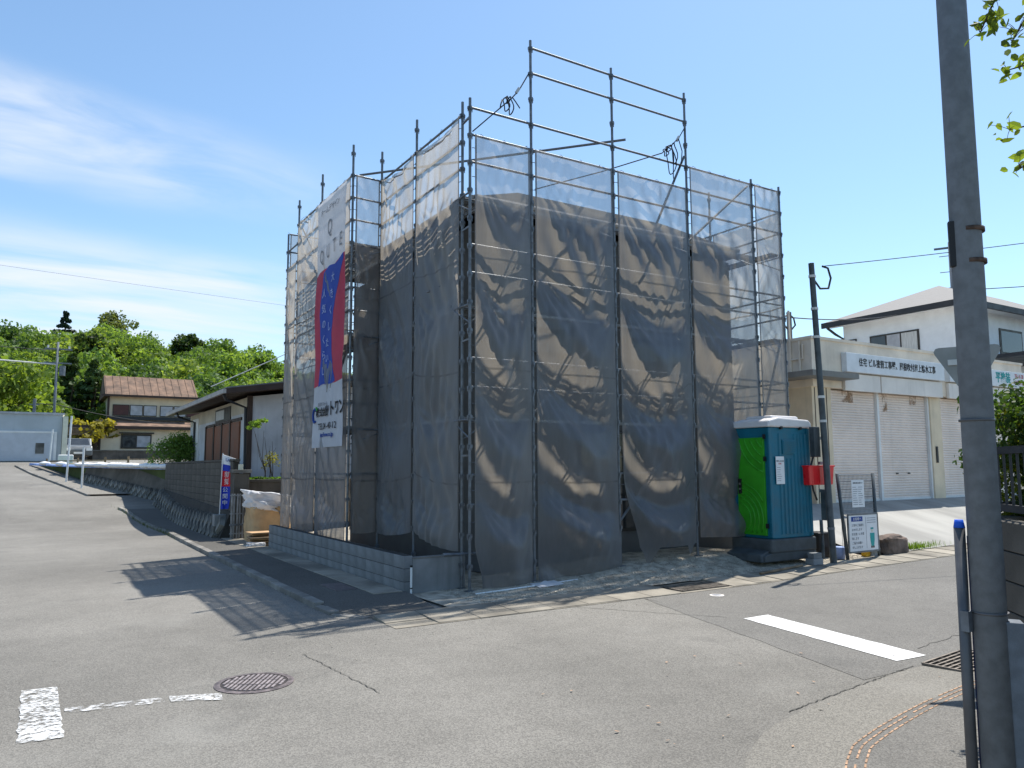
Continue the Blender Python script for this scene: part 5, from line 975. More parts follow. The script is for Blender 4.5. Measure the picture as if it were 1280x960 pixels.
rw = thing('yard_wall', 'brown weathered wall facing the street behind the bulk bag', 'wall', (0.5, 12.6, 0.05)); MB().box(-1.02, 4.5, 12.45, 12.7, 0, 1.58).build('body', 'old_block', rw); MB().box(-1.02, 4.55, 12.42, 12.73, 1.585, 1.66).build('coping', 'old_block', rw); MB().box(-1.02, 4.5, 12.425, 12.455, 0.95, 1.28).build('upper_course', 'old_stone', rw, bevel=0.01)
# gate pillar and folded gate
gp = thing('gate_pillar', 'dark block gate pillar with flat cap at the end of the street wall', 'pillar', (-1.05, 11.3, 0.1)); MB().box(-1.25, -0.85, 11.15, 11.5, 0.0, 1.85).build('shaft', 'old_block', gp, bevel=0.01); MB().box(-1.3, -0.8, 11.1, 11.55, 1.86, 1.95).build('cap', 'old_stone', gp, bevel=0.01); MB().box(-1.1, -1.0, 11.25, 11.4, 1.95, 2.1).build('lamp', 'cream_trim', gp)
gt = thing('folding_gate', 'silver folding gate pushed together beside the gate pillar', 'gate', (-1.15, 10.95, 0.08))
for k in range(6): MB().box(-1.36 + k * 0.075, -1.325 + k * 0.075, 10.9 + (k % 2) * 0.05, 10.94 + (k % 2) * 0.05, 0.12, 1.3).build('upright', 'steel_deck', gt)
for z in (0.22, 0.75, 1.24): MB().box(-1.38, -0.9, 10.93, 10.96, z, z + 0.03).build('rail', 'steel_deck', gt)
MB().box(-1.4, -0.7, 10.85, 10.88, 0.45, 0.5).build('drop_bar', 'steel', gt)
# banner flag with its concrete base
fl = thing('roadside_flag', 'small blue, white and red upright flag on a thin pole', 'flag', (-1.45, 12.1, 0.1)); MB().tube((-1.42, 12.1, 0.6), (-1.38, 12.1, 2.42), 0.014).build('pole', 'white_paint', fl); pipe('arm', (-1.39, 12.1, 2.38), (-0.98, 11.9, 2.22), 0.008, 'white_paint', fl)
def flagstrip(z0, z1, mat, name):
    A = np.zeros((9, 13, 3))
    for i in range(9):
        for j in range(13):
            z = z0 + (z1 - z0) * j / 12; wdt = np.interp(z, [0.75, 1.3, 1.8, 2.35], [0.16, 0.22, 0.30, 0.42]); u = i / 8; A[i, j] = (-1.40 + wdt * u, 12.1 - 0.2 * u + 0.05 * math.sin(6 * u + 4 * z), z - 0.14 * u * np.interp(z, [1.5, 2.4], [0, 1]))
    gridmesh(name, A, mat, fl)
flagstrip(2.12, 2.37, 'flag_white', 'white_panel'); flagstrip(1.93, 2.118, 'flag_blue', 'blue_panel'); flagstrip(1.48, 1.928, 'flag_red', 'red_panel'); flagstrip(0.85, 1.478, 'flag_blue', 'blue_panel')
for ch, z in (('新', 1.8), ('築', 1.6)): text(ch, 0.19, fl, 'paper', (-1.26, 11.96, z), (0.93, -0.36, 0), (0, 0, 1), depth=0.002)
text('SALE', 0.12, fl, 'ink_blue', (-1.22, 11.94, 2.2), (0.93, -0.3, -0.25), (0, 0, 1), depth=0.002)
for i, ch in enumerate('公開中'): text(ch, 0.15, fl, 'paper', (-1.31, 11.98, 1.38 - i * 0.18), (0.93, -0.36, 0), (0, 0, 1), depth=0.002)
fb = thing('flag_base', 'pale concrete block holding up the small roadside flag', 'block', (-1.42, 12.1, 0.07)); MB().box(-1.58, -1.26, 11.95, 12.25, 0.38, 0.70).build('upper_block', 'plain_concrete', fb, bevel=0.01); MB().box(-1.60, -1.24, 11.93, 12.27, 0.07, 0.375).build('lower_block', 'old_stone', fb, bevel=0.01)
# bulk bag and boards
bg_ = thing('bulk_bag', 'brown bulk bag with crumpled white film over its top', 'bag', (-0.55, 10.2, 0.05))
def softbox(c, s, name, mat, parent, seed, amp=0.05, zt=None, n=14):
    import bmesh
    bm = bmesh.new(); bmesh.ops.create_cube(bm, size=2); bmesh.ops.subdivide_edges(bm, edges=bm.edges[:], cuts=n, use_grid_fill=True)
    off = wloc(parent)
    for v in bm.verts:
        p = v.co.copy(); q = Vector([math.copysign(abs(t) ** 1.0, t) for t in p]); r2_ = 1 - 0.10 * (abs(p.x) ** 4) * (abs(p.y) ** 4); q.x *= r2_; q.y *= r2_
        nz = mnoise.noise(p * 1.7 + Vector((seed, 0, 0))) * amp + mnoise.noise(p * 5 + Vector((0, seed, 0))) * amp * 0.5
        if zt: q.z += zt(p)
        v.co = Vector((c[0] + q.x * s[0] * (1 + nz), c[1] + q.y * s[1] * (1 + nz), c[2] + q.z * s[2] + nz * 0.6 * s[2])) - off
    me = bpy.data.meshes.new(name); bm.to_mesh(me); bm.free(); me.materials.append(MAT[mat]); me.polygons.foreach_set('use_smooth', [True] * len(me.polygons)); return link(name, me, parent)
softbox((-0.55, 10.25, 0.52), (0.52, 0.52, 0.46), 'bag', 'sack_brown', bg_, 2, 0.08)
softbox((-0.56, 10.24, 1.10), (0.55, 0.55, 0.23), 'film', 'sack_film', bg_, 6, 0.28, lambda p: (-0.9 if p.z > 0.5 and math.hypot(p.x - 0.2, p.y) < 0.45 else 0) + 0.5 * p.y * 0.0 - 0.35 * p.x)
pb = thing('board_stack', 'small stack of timber offcut boards before the bulk bag', 'boards', (-0.9, 9.3, 0.08))
for k in range(6): a = random.uniform(-0.2, 0.2); c = Vector((-0.98 + random.uniform(-0.06, 0.06), 9.15 + random.uniform(-0.1, 0.1), 0.11 + k * 0.055)); d = Vector((math.cos(a), math.sin(a), 0)); MB().obox(c, d * random.uniform(0.24, 0.36), Vector((-d.y, d.x, 0)) * random.uniform(0.25, 0.4), (0, 0, 0.016)).build('board', 'timber' if k % 3 else 'old_timber', pb, bevel=0.003)
softbox((-1.2, 8.75, 0.12), (0.2, 0.12, 0.05), 'film_scrap', 'sack_film', None, 9, 0.3); tag(bpy.data.objects['film_scrap'], 'scrap of pale plastic film on the pavement by the block wall end', 'film')
# neighbour house
nh = thing('neighbour_house', 'single storey stucco house with brown shutters and dark sloping roof', 'house', (3, 20, 1.4)); NX, NY0, NY1 = 0.2, 16.0, 27.5
b = MB(); b.prism([(NX, 1.3), (8.5, 1.3), (8.5, 5.6), (NX, 4.42)], lambda u, v: (u, NY0, v), lambda u, v: (u, NY1, v)); b.build('wall', 'stucco', nh)
MB().box(NX - 0.012, NX, NY0 + 0.3, NY1, 3.9, 4.42).build('frieze', 'stucco_cream', nh); MB().box(NX - 0.06, NX + 0.1, NY0 - 0.06, NY0 + 0.1, 1.3, 4.45).build('corner_post', 'brown_trim', nh); MB().box(NX - 0.05, NX, 25.3, 26.6, 1.4, 4.2).build('white_panel', 'white_paint', nh)
rf = MB(); rf.hexa([(NX - 0.95, NY0 - 0.75, 4.42), (9, NY0 - 0.75, 5.85), (9, NY1 + 0.5, 5.85), (NX - 0.95, NY1 + 0.5, 4.42), (NX - 0.95, NY0 - 0.75, 4.60), (9, NY0 - 0.75, 6.08), (9, NY1 + 0.5, 6.08), (NX - 0.95, NY1 + 0.5, 4.60)]); rf = rf.build('roof', 'brown_trim', nh)
MB().hexa([(NX - 0.9, NY0 - 0.70, 4.607), (9, NY0 - 0.70, 6.085), (9, NY1 + 0.45, 6.085), (NX - 0.9, NY1 + 0.45, 4.607), (NX - 0.9, NY0 - 0.7, 4.65), (9, NY0 - 0.7, 6.13), (9, NY1 + 0.45, 6.13), (NX - 0.9, NY1 + 0.45, 4.65)]).build('roofing', 'kawara', rf)
MB().beam((NX - 0.98, NY0 - 0.8, 4.5), (NX - 0.98, NY1 + 0.5, 4.5), 0.1, 0.14).build('gutter_pipe', 'fascia', rf)
for y in (NY0 + 0.1, NY1 - 1.6): MB().path([(NX - 0.95, y - 0.6, 4.42), (NX - 0.85, y - 0.5, 4.25), (NX - 0.1, y, 4.05), (NX - 0.06, y, 1.5)], 0.05, 6).build('downpipe', 'dark_trim', nh)
for k, y in enumerate((17.2, 18.7, 20.2, 21.9)):
    dp = MB().box(NX - 0.06, NX, y, y + 1.3, 1.5, 3.65).build('shutter_door', 'brown_shutter', nh); MB().box(NX - 0.09, NX, y + 1.32, y + 1.48, 1.5, 3.72).build('mullion', 'brown_trim', dp)
MB().box(NX - 0.05, NX, 17.0, 23.4, 3.68, 3.78).build('head_rail', 'brown_trim', nh); wn = MB().box(NX - 0.04, NX, 18.8, 21.6, 3.8, 4.3).build('transom_window', 'sash', nh); MB().box(NX - 0.05, NX - 0.03, 19.9, 21.4, 3.87, 4.23).build('pane', 'curtain', wn)
pipe('wire', (NX - 0.9, NY0 + 2, 4.9), (6.0, 17, 8.4), 0.015, 'band_white', nh)
# shrubs in the neighbour yard
def shrub(name, c, r, n, ls, tone, label, seed, cat='shrub', stems=5, accent=None, cl=0.42):
    t = thing(name, label, cat, c); r_ = np.random.default_rng(seed); V, T = crown((c[0], c[1], c[2] + r[2] * 1.1), r[0], r[1], r[2], n, 60, ls, tone, r_, cl)
    if accent:
        V2, T2 = crown((c[0] + accent[1], c[1], c[2] + r[2] * 1.7), r[0] * 0.6, r[1] * 0.6, r[2] * 0.4, 6, 50, ls, accent[0], r_, 0.5); V = np.concatenate([V, V2]); T = np.concatenate([T, T2])
    leafobj('foliage', V, T, 'leaf', t)
    for k in range(stems): MB().path([(c[0] + random.uniform(-.1, .1), c[1] + random.uniform(-.1, .1), c[2] - 0.05), (c[0] + random.uniform(-.3, .3) * r[0], c[1] + random.uniform(-.3, .3) * r[1], c[2] + r[2] * random.uniform(0.9, 1.7))], [0.03, 0.01], 5).build('stem', 'bark', t)
    return t
shrub('round_shrub', (-0.35, 26.6, 1.5), (1.15, 1.1, 0.95), 120, 0.085, (0.11, 0.19, 0.045), 'dense round dark green shrub at the end of the street wall', 12, accent=((0.20, 0.30, 0.06), 0.0))
shrub('flowering_shrub', (0.55, 25.0, 1.8), (0.4, 0.4, 0.45), 12, 0.09, (0.42, 0.36, 0.02), 'small yellow flowering shrub beside the round dark shrub', 13)
pl_ = thing('sapling', 'thin sapling with pale green tip against the stucco wall', 'sapling', (0.15, 13.6, 1.5))
for a in range(7):
    x1 = 0.05 + 0.75 * (a / 6) - 0.25; z1 = 3.45 - 0.16 * abs(a - 1) * 0.9; MB().path([(0.15 + 0.05 * a, 13.6, 1.45), (0.15 + 0.05 * a + random.uniform(-.08, .08), 13.6, 1.9), (0.2 + (x1 - 0.2) * 0.5 + random.uniform(-.1, .1), 13.6, 2.35), (x1 + random.uniform(-.1, .1), 13.55, z1 * random.uniform(0.85, 1.0))], [0.018, 0.014, 0.009, 0.004], 5).build('branch', 'bark', pl_)
r_ = np.random.default_rng(31); V, T = crown((-0.05, 13.55, 3.3), 0.32, 0.3, 0.22, 14, 30, 0.08, (0.16, 0.26, 0.05), r_, 0.35); V2, T2 = crown((0.4, 13.6, 2.1), 0.3, 0.3, 0.4, 14, 14, 0.07, (0.20, 0.20, 0.07), r_, 0.4); leafobj('leaves', np.concatenate([V, V2]), np.concatenate([T, T2]), 'leaf', pl_)
shrub('low_weeds', (0.1, 13.0, 1.46), (0.75, 0.2, 0.12), 16, 0.08, (0.10, 0.19, 0.04), 'low green weeds along the top of the brown yard wall', 15, 'weeds', 3)
# grass tufts by the stone and in the kerb
def grass(name, fx, n, hmin, hmax, tone, label):
    r_ = np.random.default_rng(len(name) + n); V = []; T = []
    for k in range(n):
        x, y, z = fx(r_); h_ = r_.uniform(hmin, hmax); a = r_.uniform(0, 6.28); l = r_.uniform(0.1, 0.6) * h_; w_ = 0.006; dx, dy = math.cos(a), math.sin(a)
        V += [(x - dy * w_, y + dx * w_, z - 0.01), (x + dy * w_, y - dx * w_, z - 0.01), (x + dx * l + dy * w_ * 0.3, y + dy * l - dx * w_ * 0.3, z + h_), (x + dx * l - dy * w_ * 0.3, y + dy * l + dx * w_ * 0.3, z + h_)]; T += [np.array(tone) * r_.uniform(0.6, 1.3)] * 4
    o = leafobj(name, np.array(V), np.array(T), 'leaf', None, 'stuff'); return tag(o, label, 'grass')
grass('grass_tuft', lambda r_: (10.35 + abs(r_.normal(0, 0.55)), r_.normal(-0.95, 0.06), 0.16), 420, 0.05, 0.15, (0.12, 0.20, 0.03), 'sunlit green grass tufts beside the dark brown stone')
grass('kerb_weeds', lambda r_: ((lambda y: (float(np.interp(y, [q[1] for q in KERB], [q[0] for q in KERB])) + r_.uniform(-0.1, 0.12), y, hr(-2.4, y) + 0.03))(r_.choice([14.5, 16, 18.5, 20.5, 22.3]) + r_.normal(0, 0.8))), 420, 0.04, 0.12, (0.07, 0.10, 0.025), 'weeds growing out of the kerb beside the street wall')
# ---- second retaining wall with diamond stones, bags on top
D0, D1 = Vector((-1.15, 25.5, 0)), Vector((-3.85, 32.8, 0)); dd = (D1 - D0).normalized(); dn = Vector((dd.y, -dd.x, 0)); dn = dn if dn.x < 0 else -dn; DL = (D1 - D0).length
dw = thing('diamond_wall', 'retaining wall of diamond laid stones at the bend of the street', 'wall', (-2.4, 29, 0.8)); zb0, zb1, zt0, zt1 = 0.45, 1.2, 1.98, 2.12
A_ = D0 - dn * 0.25; B_ = D1 - dn * 0.25
b = MB(); b.hexa([(D0.x + dn.x * .1, D0.y + dn.y * .1, zb0), (D1.x + dn.x * .1, D1.y + dn.y * .1, zb1), (B_.x - dn.x * 1, B_.y - dn.y * 1, zb1), (A_.x - dn.x * 1, A_.y - dn.y * 1, zb0), (D0.x - dn.x * .25, D0.y - dn.y * .25, zt0), (D1.x - dn.x * .2, D1.y - dn.y * .2, zt1), (B_.x - dn.x, B_.y - dn.y, zt1), (A_.x - dn.x, A_.y - dn.y, zt0)]); b.build('core', 'old_block', dw)
for r0 in range(2):
    for k in range(17):
        s_ = 0.3 + k * 0.44 + (0.22 if r0 % 2 else 0); t = s_ / DL
        if t > 0.98: continue
        z = zb0 + (zb1 - zb0) * t + 0.2 + r0 * 0.22
        if z > zt0 - 0.15: continue
        c = D0 + dd * s_ + dn * (0.08 - 0.25 * (z - zb0 - (zb1 - zb0) * t) / (zt0 - zb0) + 0.02); dstone(dw, (c.x, c.y, z), (dd.x, dd.y), (dn.x, dn.y), 0.155, 'old_stone', 0.2)
lot2 = MB(); lot2.hexa([(-0.9, 25.2, 0.2), (-3.6, 33.2, 0.2), (-6.2, 43.2, 0.2), (12, 43.2, 0.2), (-0.9, 25.2, 1.96), (-3.6, 33.2, 2.10), (-6.0, 43.2, 2.35), (12, 43.2, 2.35)])
lot2.v[3] = (14, 27, 0.2); lot2.v[7] = (14, 27, 1.96); lot2.build('field', 'grassland', kind='structure')
lot3 = MB(); lot3.add([(-6.2, 43.0, 2.34), (14, 27, 1.95), (30, 60, 2.8), (-3, 66, 3.1), (-8, 60, 2.75)], [(0, 1, 2, 3, 4)]); lot3.build('field', 'soil', kind='structure')
tb = MB(); tp = [(D0 - dn * .12) + dd * (DL * k / 20) for k in range(21)] + [Vector((-4.6, 35.5, 0)), Vector((-5.4, 38.5, 0)), Vector((-6.1, 41, 0))]
zt_ = lambda i: 2.0 + 0.12 * i / 20 + max(0, i - 20) * 0.05
vs_ = []
for i, p in enumerate(tp): vs_ += [(p.x + dn.x * 0.06, p.y + dn.y * 0.06, zt_(i) - 0.05), (p.x + dn.x * 0.04, p.y + dn.y * 0.04, zt_(i) + 0.05 + 0.02 * math.sin(i * 1.7)), (p.x - dn.x * 0.35, p.y - dn.y * 0.35, zt_(i) + 0.06)]
tb.add(vs_, [q for i in range(len(tp) - 1) for q in ((3 * i, 3 * i + 3, 3 * i + 4, 3 * i + 1), (3 * i + 1, 3 * i + 4, 3 * i + 5, 3 * i + 2))]); tag(tb.build('blue_tarp', 'tarp_blue', smooth=True), 'blue tarpaulin strip laid along the top of the diamond stone wall', 'tarpaulin')
import bmesh
bm = bmesh.new(); bmesh.ops.create_icosphere(bm, subdivisions=2, radius=1)
for v in bm.verts: v.co = Vector((math.copysign(abs(v.co.x) ** 0.7, v.co.x) * 0.36, v.co.y * 0.26, v.co.z * 0.12 * (1 + 0.3 * mnoise.noise(v.co * 2))))
sbm = bpy.data.meshes.new('sandbag'); bm.to_mesh(sbm); bm.free(); sbm.materials.append(MAT['sack_white']); sbm.polygons.foreach_set('use_smooth', [True] * len(sbm.polygons))
for k in range(26):
    t = k / 25; i = t * 22; i0 = int(i); p = tp[i0].lerp(tp[i0 + 1], i - i0); o = link('sandbag', sbm); o.location = (p.x + dn.x * 0.02, p.y + dn.y * 0.02, zt_(i) + 0.09); o.rotation_euler = (0, 0, math.atan2(dd.y, dd.x) + random.uniform(-.2, .2)); o.scale = (1, 1, random.uniform(0.8, 1.2)); tag(o, 'white sandbag in the row holding down the blue tarpaulin', 'sandbag', 'sandbags on the blue tarpaulin')
# low timber fence behind, stakes
lf = thing('rail_fence', 'low brown post and rail fence behind the row of sandbags', 'fence', (-2, 34, 2))
fpts = [Vector((x, y, 0)) for x, y in ((-0.3, 27.5), (-1.1, 29.6), (-1.95, 31.8), (-2.8, 34.2), (-3.9, 37.4), (-5.3, 41.5))]
for p in fpts: MB().tube((p.x, p.y, 1.9), (p.x, p.y, 2.62), 0.05).build('post', 'old_timber', lf)
for a, c in zip(fpts, fpts[1:]): MB().beam((a.x, a.y, 2.45), (c.x, c.y, 2.47), 0.05, 0.07).build('rail', 'old_timber', lf)
for (x, y, z0, h_, lx, lab) in ((-5.2, 41.0, 2.2, 2.1, 0.1, 'tall white stake before the pale garage'), (-4.55, 32.6, 1.3, 3.3, 0.08, 'tallest white stake on the pavement at the street bend'), (-4.0, 30.0, 1.05, 1.95, 0.0, 'shorter white stake on the pavement at the street bend'), (-1.95, 28.2, 0.85, 1.3, 0.18, 'leaning white stake against the diamond stone wall')):
    tag(MB().tube((x, y, z0 - 0.1), (x + lx, y + (0.5 if 'leaning' in lab else 0), z0 + h_), 0.045).build('white_stake', 'white_paint'), lab, 'stake', None)
tag(MB().box(-4.75, -3.95, 41.6, 41.75, 2.35, 2.85).build('white_crate', 'white_paint', bevel=0.05), 'white box standing at the road end near the parked car', 'box')
# ---- pale garage at the road end
pg = thing('pale_garage', 'low pale grey garage with wide shutter at the end of the street', 'garage', (-8, 46, 2.5)); MB().box(-14.5, -4.55, 44.3, 50, 2.2, 5.35).build('wall', 'pale_garage', pg); MB().box(-14.6, -4.45, 44.2, 50.1, 5.35, 5.47).build('roof_slab', 'pane_pale', pg)
MB().box(-4.53, -4.25, 44.1, 50, 2.2, 5.25).build('side_wall', 'cream_trim', pg)
for x0, x1 in ((-8.2, -4.95),):
    s_ = MB().box(x0, x1, 44.24, 44.28, 2.5, 4.2).build('shutter', 'pale_shutter', pg)
    for k in range(14): MB().box(x0, x1, 44.215, 44.24, 2.52 + k * 0.12, 2.52 + k * 0.12 + 0.1).build('slat', 'pale_shutter', s_)
    fr = MB(); fr.box(x0 - 0.15, x0, 44.2, 44.32, 2.4, 4.3); fr.box(x1, x1 + 0.15, 44.2, 44.32, 2.4, 4.3); fr.box(x0, x1, 44.2, 44.32, 4.2, 4.32); fr.build('frame', 'shutter_frame', pg)
MB().box(-5.9, -5.45, 44.19, 44.21, 2.95, 3.6).build('patch_panel', 'old_stone', pg)
# ---- beige house
bh = thing('beige_house', 'beige two storey house with weathered brown roof below the hill', 'house', (1.5, 60, 2.8)); BY = 57.0
MB().box(-1.0, 6.2, BY + 1.6, BY + 8, 2.5, 7.95).build('upper_wall', 'beige_wall', bh); MB().box(-1.6, 5.9, BY - 0.2, BY + 1.6, 2.5, 5.3).build('lower_wall', 'beige_wall', bh)
b = MB(); b.prism([(BY + 1.0, 7.9), (BY + 8.6, 7.9), (BY + 4.6, 9.75), (BY + 3.9, 9.75)], lambda u, v: (-1.35, u, v), lambda u, v: (5.6, u, v)); rf = b.build('roof', 'brown_roof', bh)
for k in range(13): MB().beam((-1.25 + k * 0.56, BY + 1.0, 7.92), (-1.25 + k * 0.56, BY + 3.85, 9.755), 0.05, 0.03).build('roof_batten', 'brown_roof', rf)
MB().box(-1.6, 6.65, BY + 0.93, BY + 1.03, 7.8, 7.97).build('eave_gutter', 'brown_trim', rf)
b = MB(); b.hexa([(-2.1, BY - 0.7, 5.2), (6.4, BY - 0.7, 5.2), (6.2, BY + 1.65, 5.75), (-1.9, BY + 1.65, 5.75), (-2.1, BY - 0.7, 5.35), (6.4, BY - 0.7, 5.35), (6.2, BY + 1.65, 5.95), (-1.9, BY + 1.65, 5.95)]); rf2 = b.build('lower_roof', 'brown_roof', bh); MB().box(-2.15, 6.45, BY - 0.78, BY - 0.7, 5.12, 5.36).build('eave_gutter', 'brown_trim', rf2)
MB().box(-1.0, 5.4, BY + 1.35, BY + 1.58, 5.97, 6.25).build('balcony_rail', 'dark_trim', bh)
for x0, x1, m_ in ((-0.75, 0.45, 'maroon'), (0.5, 1.45, 'pane_pale'), (1.5, 2.5, 'pane_pale'), (2.75, 3.75, 'pane_pale'), (3.8, 4.75, 'pane_pale'), (4.8, 5.9, 'maroon')):
    wn = MB().box(x0, x1, BY + 1.5, BY + 1.62, 6.3, 7.2).build('window', 'sash', bh); MB().box(x0 + 0.05, x1 - 0.05, BY + 1.48, BY + 1.52, 6.36, 7.14).build('shutter_panel' if m_ == 'maroon' else 'pane', m_, wn)
wn = MB().box(-0.2, 2.0, BY - 0.26, BY - 0.18, 3.6, 4.75).build('window', 'sash', bh)
for x0, x1, m_ in ((-0.08, 0.85, 'glass'), (0.95, 1.9, 'pane_pale')): MB().box(x0, x1, BY - 0.28, BY - 0.25, 3.72, 4.6).build('pane', m_, wn)
MB().box(-0.35, 2.15, BY - 0.5, BY - 0.2, 4.78, 4.88).build('window_hood', 'sash', bh)
MB().box(-1.75, -1.6, BY - 0.25, BY - 0.1, 2.5, 5.2).build('downpipe', 'brown_trim', bh); MB().box(-1.15, -1.0, BY + 1.4, BY + 1.6, 5.9, 7.9).build('downpipe', 'brown_trim', bh)
bwl = thing('boundary_wall', 'dark low wall in front of the beige house', 'wall', (1, 55, 2.4)); MB().box(-3.5, 8, 54.8, 55.1, 2.2, 3.35).build('body', 'old_block', bwl); MB().box(-3.6, 8, 54.75, 55.15, 3.36, 3.43).build('coping', 'old_stone', bwl)
cbn = thing('carport', 'dark slatted carport roof between pale garage and beige house', 'carport', (-3.2, 56, 2.5)); MB().box(-5.2, -1.9, 55.5, 60, 5.1, 5.35).build('roof', 'brown_trim', cbn); MB().box(-5.0, -2.0, 60, 60.2, 2.5, 5.1).build('back_wall', 'old_block', cbn)
for x in (-5.1, -2.0): MB().box(x, x + 0.12, 55.6, 55.72, 2.5, 5.1).build('post', 'brown_trim', cbn)
for k in range(6): MB().box(-5.15, -1.95, 55.4, 55.44, 4.55 + k * 0.1, 4.62 + k * 0.1).build('slat', 'old_timber', cbn)
# ---- parked car by the road end
cr = thing('parked_car', 'grey hatchback parked facing the street below the carport', 'car', (-3.6, 49, 2.55)); zc = 2.5; cx, cy = -3.55, 47.6
def carprof(y): pass
b = MB(); prof = [(-1.9, 0.35), (-1.95, 0.75), (-1.75, 0.98), (-0.95, 1.08), (-0.35, 1.52), (1.2, 1.56), (1.75, 1.12), (1.9, 0.9), (1.9, 0.35)]
b.prism(prof, lambda u, v: (cx - 0.8, cy + u, zc + v), lambda u, v: (cx + 0.8, cy + u, zc + v)); b.build('body', 'car_paint', cr, bevel=0.08)
MB().hexa([(cx - 0.68, cy - 1.0, zc + 1.08), (cx + 0.68, cy - 1.0, zc + 1.08), (cx + 0.66, cy - 0.98, zc + 1.08), (cx - 0.66, cy - 0.98, zc + 1.08), (cx - 0.6, cy - 0.45, zc + 1.5), (cx + 0.6, cy - 0.45, zc + 1.5), (cx + 0.6, cy - 0.42, zc + 1.5), (cx - 0.6, cy - 0.42, zc + 1.5)]).build('windscreen', 'glass', cr)
for s_ in (-1, 1):
    MB().box(cx + s_ * 0.80 - 0.012, cx + s_ * 0.80 + 0.012, cy - 0.3, cy + 1.2, zc + 1.12, zc + 1.44).build('side_window', 'glass', cr); MB().box(cx + s_ * 0.6 - 0.16, cx + s_ * 0.6 + 0.16, cy - 1.98, cy - 1.88, zc + 0.68, zc + 0.86).build('headlight', 'paper', cr)
    for yy in (-1.2, 1.2): wl = MB().tube((cx + s_ * 0.70, cy + yy, zc + 0.32), (cx + s_ * 0.84, cy + yy, zc + 0.32), 0.32, None, 18).build('wheel', 'tyre', cr, smooth=False); MB().tube((cx + s_ * 0.842, cy + yy, zc + 0.32), (cx + s_ * 0.85, cy + yy, zc + 0.32), 0.2, None, 14).build('rim', 'steel', wl)
MB().box(cx - 0.25, cx + 0.25, cy - 1.99, cy - 1.95, zc + 0.48, zc + 0.6).build('number_plate', 'paper', cr)

# ================================================================== WOODED HILL
r_ = np.random.default_rng(77); Vs = []; Ts = []
TONES = [(0.13, 0.205, 0.05), (0.155, 0.225, 0.05), (0.10, 0.165, 0.042), (0.18, 0.24, 0.06), (0.065, 0.115, 0.036)]
def onhill(az, D): a = R(az); x = CAM[0] + D * math.cos(a); y = CAM[1] + D * math.sin(a); return x, y, float(gterr(x, y))
nt_ = 0
for D in np.arange(74, 146, 5.2):
    da = math.degrees(5.0 / D)
    for az in np.arange(70.5, 96.5, da):
        a_ = az + r_.uniform(-.4, .4) * da; d_ = D + r_.uniform(-2, 2); x, y, z = onhill(a_, d_); s = r_.uniform(0.8, 1.25)
        tone = np.array(TONES[r_.choice(5, p=[.3, .25, .2, .12, .13])]) * (1.25 if a_ < 84 else 1.12); V, T = crown((x, y, z + 2.6 * s), 3.1 * s, 3.1 * s, 2.9 * s, 15, 90, 0.46, tone, r_, 0.38); Vs.append(V); Ts.append(T); nt_ += 1
fo = leafobj('forest', np.concatenate(Vs), np.concatenate(Ts), 'leaf', None, 'stuff'); tag(fo, 'dense green broadleaf wood covering the hill', 'forest')
def bigtree(name, az, D, h_, r, n, tone, label, seed, ls=0.5, conif=False, group=None):
    x, y, z = onhill(az, D); t = thing(name, label, 'tree', (x, y, z), group); q = np.random.default_rng(seed); MB().path([(x, y, z - 0.5), (x + 0.1, y, z + h_ * 0.5), (x, y, z + h_ * 0.95)], [0.28, 0.2, 0.05], 7).build('trunk', 'bark', t)
    if conif:
        Va = []; Ta = []
        for k in range(9):
            f = k / 8; rr = r * (1 - 0.85 * f) * q.uniform(0.75, 1.1); V, T = crown((x, y, z + h_ * (0.22 + 0.75 * f)), rr, rr, h_ * 0.06, 9, 40, ls, tone, q, 0.45); Va.append(V); Ta.append(T)
        V, T = np.concatenate(Va), np.concatenate(Ta)
    else: V, T = crown((x, y, z + h_ * 0.62), r, r, h_ * 0.42, n, 70, ls, tone, q, 0.33)
    leafobj('crown', V, T, 'needle' if conif else 'leaf', t)
    for k in range(4): a = k * 1.6; MB().path([(x, y, z + h_ * 0.4), (x + math.cos(a) * r * 0.6, y + math.sin(a) * r * 0.6, z + h_ * 0.7)], [0.12, 0.04], 5).build('limb', 'bark', t)
bigtree('maple_tree', 92.3, 68, 7.4, 3.8, 60, (0.17, 0.245, 0.045), 'bright yellow green tree behind the pale garage', 1, 0.42)
bigtree('conifer', 88.7, 139, 9.6, 2.6, 0, (0.02, 0.04, 0.022), 'taller dark conifer standing out on the hill skyline', 2, 0.5, True)
bigtree('conifer', 89.8, 139, 6.3, 2.8, 0, (0.025, 0.045, 0.024), 'shorter dark conifer on the hill skyline', 3, 0.5, True)
bigtree('cedar_tree', 88.2, 78, 8.6, 2.6, 0, (0.05, 0.085, 0.02), 'dark conical cedar behind the street power pole', 4, 0.45, True)
bigtree('cedar_tree', 86.9, 77, 8.2, 2.6, 0, (0.045, 0.08, 0.02), 'dark conical cedar close behind the beige house roof', 5, 0.45, True)
bigtree('dark_tree', 86.9, 112, 6.5, 2.6, 26, (0.035, 0.06, 0.018), 'very dark rounded tree on the middle of the hillside', 6, 0.5)
bigtree('pale_tree', 85.7, 136, 9.5, 3.0, 26, (0.13, 0.16, 0.06), 'pale thin crowned tree rising above the hill skyline', 7, 0.45)
bigtree('yellow_shrub_tree', 86.8, 68, 3.4, 2.1, 26, (0.28, 0.25, 0.04), 'small yellowish tree beside the beige house', 8, 0.35)
bigtree('dark_tree', 81.2, 132, 6.6, 2.6, 30, (0.045, 0.08, 0.022), 'dark rounded tree at the left shoulder of the nearer knoll', 9, 0.5)
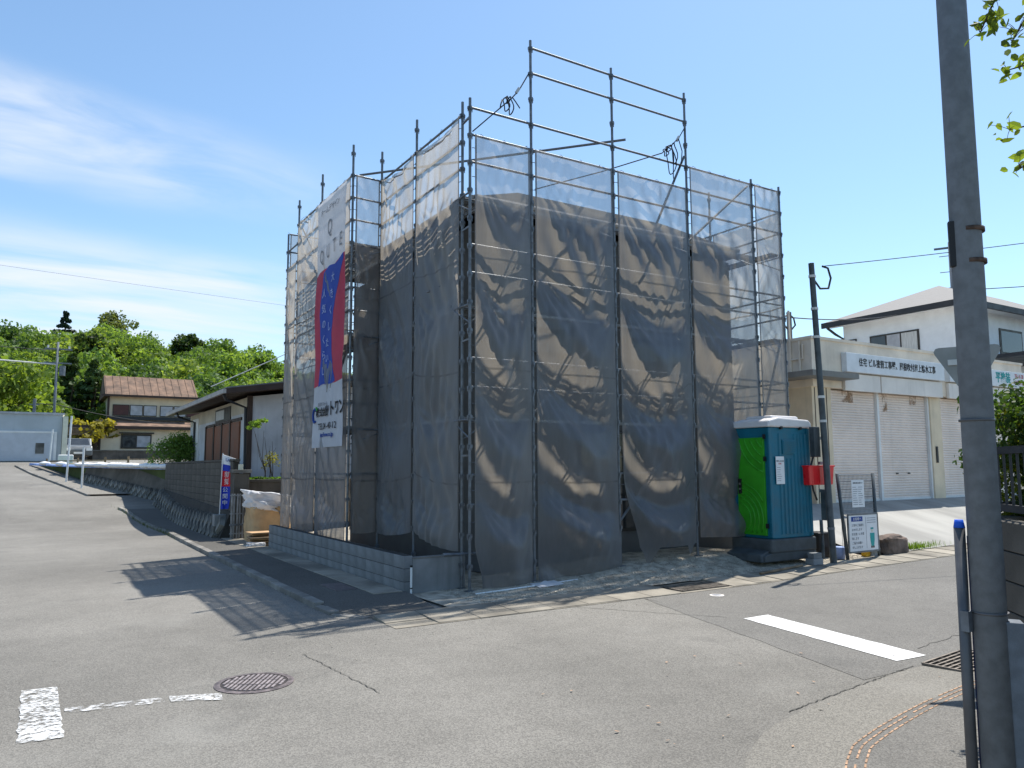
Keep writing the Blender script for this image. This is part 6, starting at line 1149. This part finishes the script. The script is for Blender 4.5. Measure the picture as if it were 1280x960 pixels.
# ================================================================== POWER POLE AND WIRES
up = thing('power_pole', 'thin grey power pole with cross arms before the wooded hill', 'utility pole', (-4.9, 52, 2.6)); MB().tube((-4.9, 52, 2.4), (-4.9, 52, 11.0), 0.10, 0.075, 10).build('shaft', 'pole_concrete', up, smooth=True)
for z in (10.5, 9.5): MB().beam((-5.7, 52, z), (-4.0, 52, z), 0.1, 0.1).build('cross_arm', 'steel', up)
for x in (-5.5, -4.9, -4.2): MB().tube((x, 52, 10.55), (x, 52, 10.75), 0.06).build('insulator', 'band_white', up)
MB().tube((-4.55, 51.9, 8.6), (-4.55, 51.9, 9.3), 0.2, None, 12).build('transformer', 'steel', up)
sp = thing('short_pole', 'short thin grey pole standing left of the power pole', 'utility pole', (-6.1, 52, 2.6)); MB().tube((-6.1, 52, 2.4), (-6.1, 52, 6.9), 0.1).build('shaft', 'pole_concrete', sp); MB().beam((-6.4, 52, 6.5), (-5.8, 52, 6.5), 0.06, 0.06).build('cross_arm', 'steel', sp)
def wire(label, p, q, sag, r=0.012, mat='wire'):
    p, q = Vector(p), Vector(q); pts = [p.lerp(q, t / 16) - Vector((0, 0, sag * 4 * (t / 16) * (1 - t / 16))) for t in range(17)]; tag(MB().path(pts, r, 5).build('overhead_wire', mat, smooth=True), label, 'wire', 'overhead wires')
wire('thin wire crossing the sky left of the scaffold', (-20.0, 20.5, 9.6), (16, 16.5, 7.4), 0.12, 0.004)
wire('pale thick cable running left from the power pole', (-30, 45, 10.0), (-4.9, 52, 9.4), 0.2, 0.05, 'band_white')
wire('upper wire from the power pole across the hill', (-30, 46, 10.8), (-4.9, 52, 10.4), 0.3, 0.02)
wire('wire from the power pole toward the beige house roof', (-4.9, 52, 6.6), (3.0, 56, 5.6), 0.2, 0.025)
wire('lower wire from the short pole toward the beige house', (-6.1, 52, 6.6), (-4.9, 52, 6.55), 0.02, 0.025)
wire('wire from the top of the slim dark pole to the right', (7.5, -1.24, 6.02), (21, -5.2, 8.6), 0.1, 0.009)
wire('wire from the garage mast passing the slim dark pole', (12.2, 3.3, 6.2), (36.4, 11.4, 11.2), 0.5, 0.018)
wire('wire from the distant utility pole to the right', (36.4, 11.4, 11.5), (60, -4, 15.5), 0.8, 0.025)
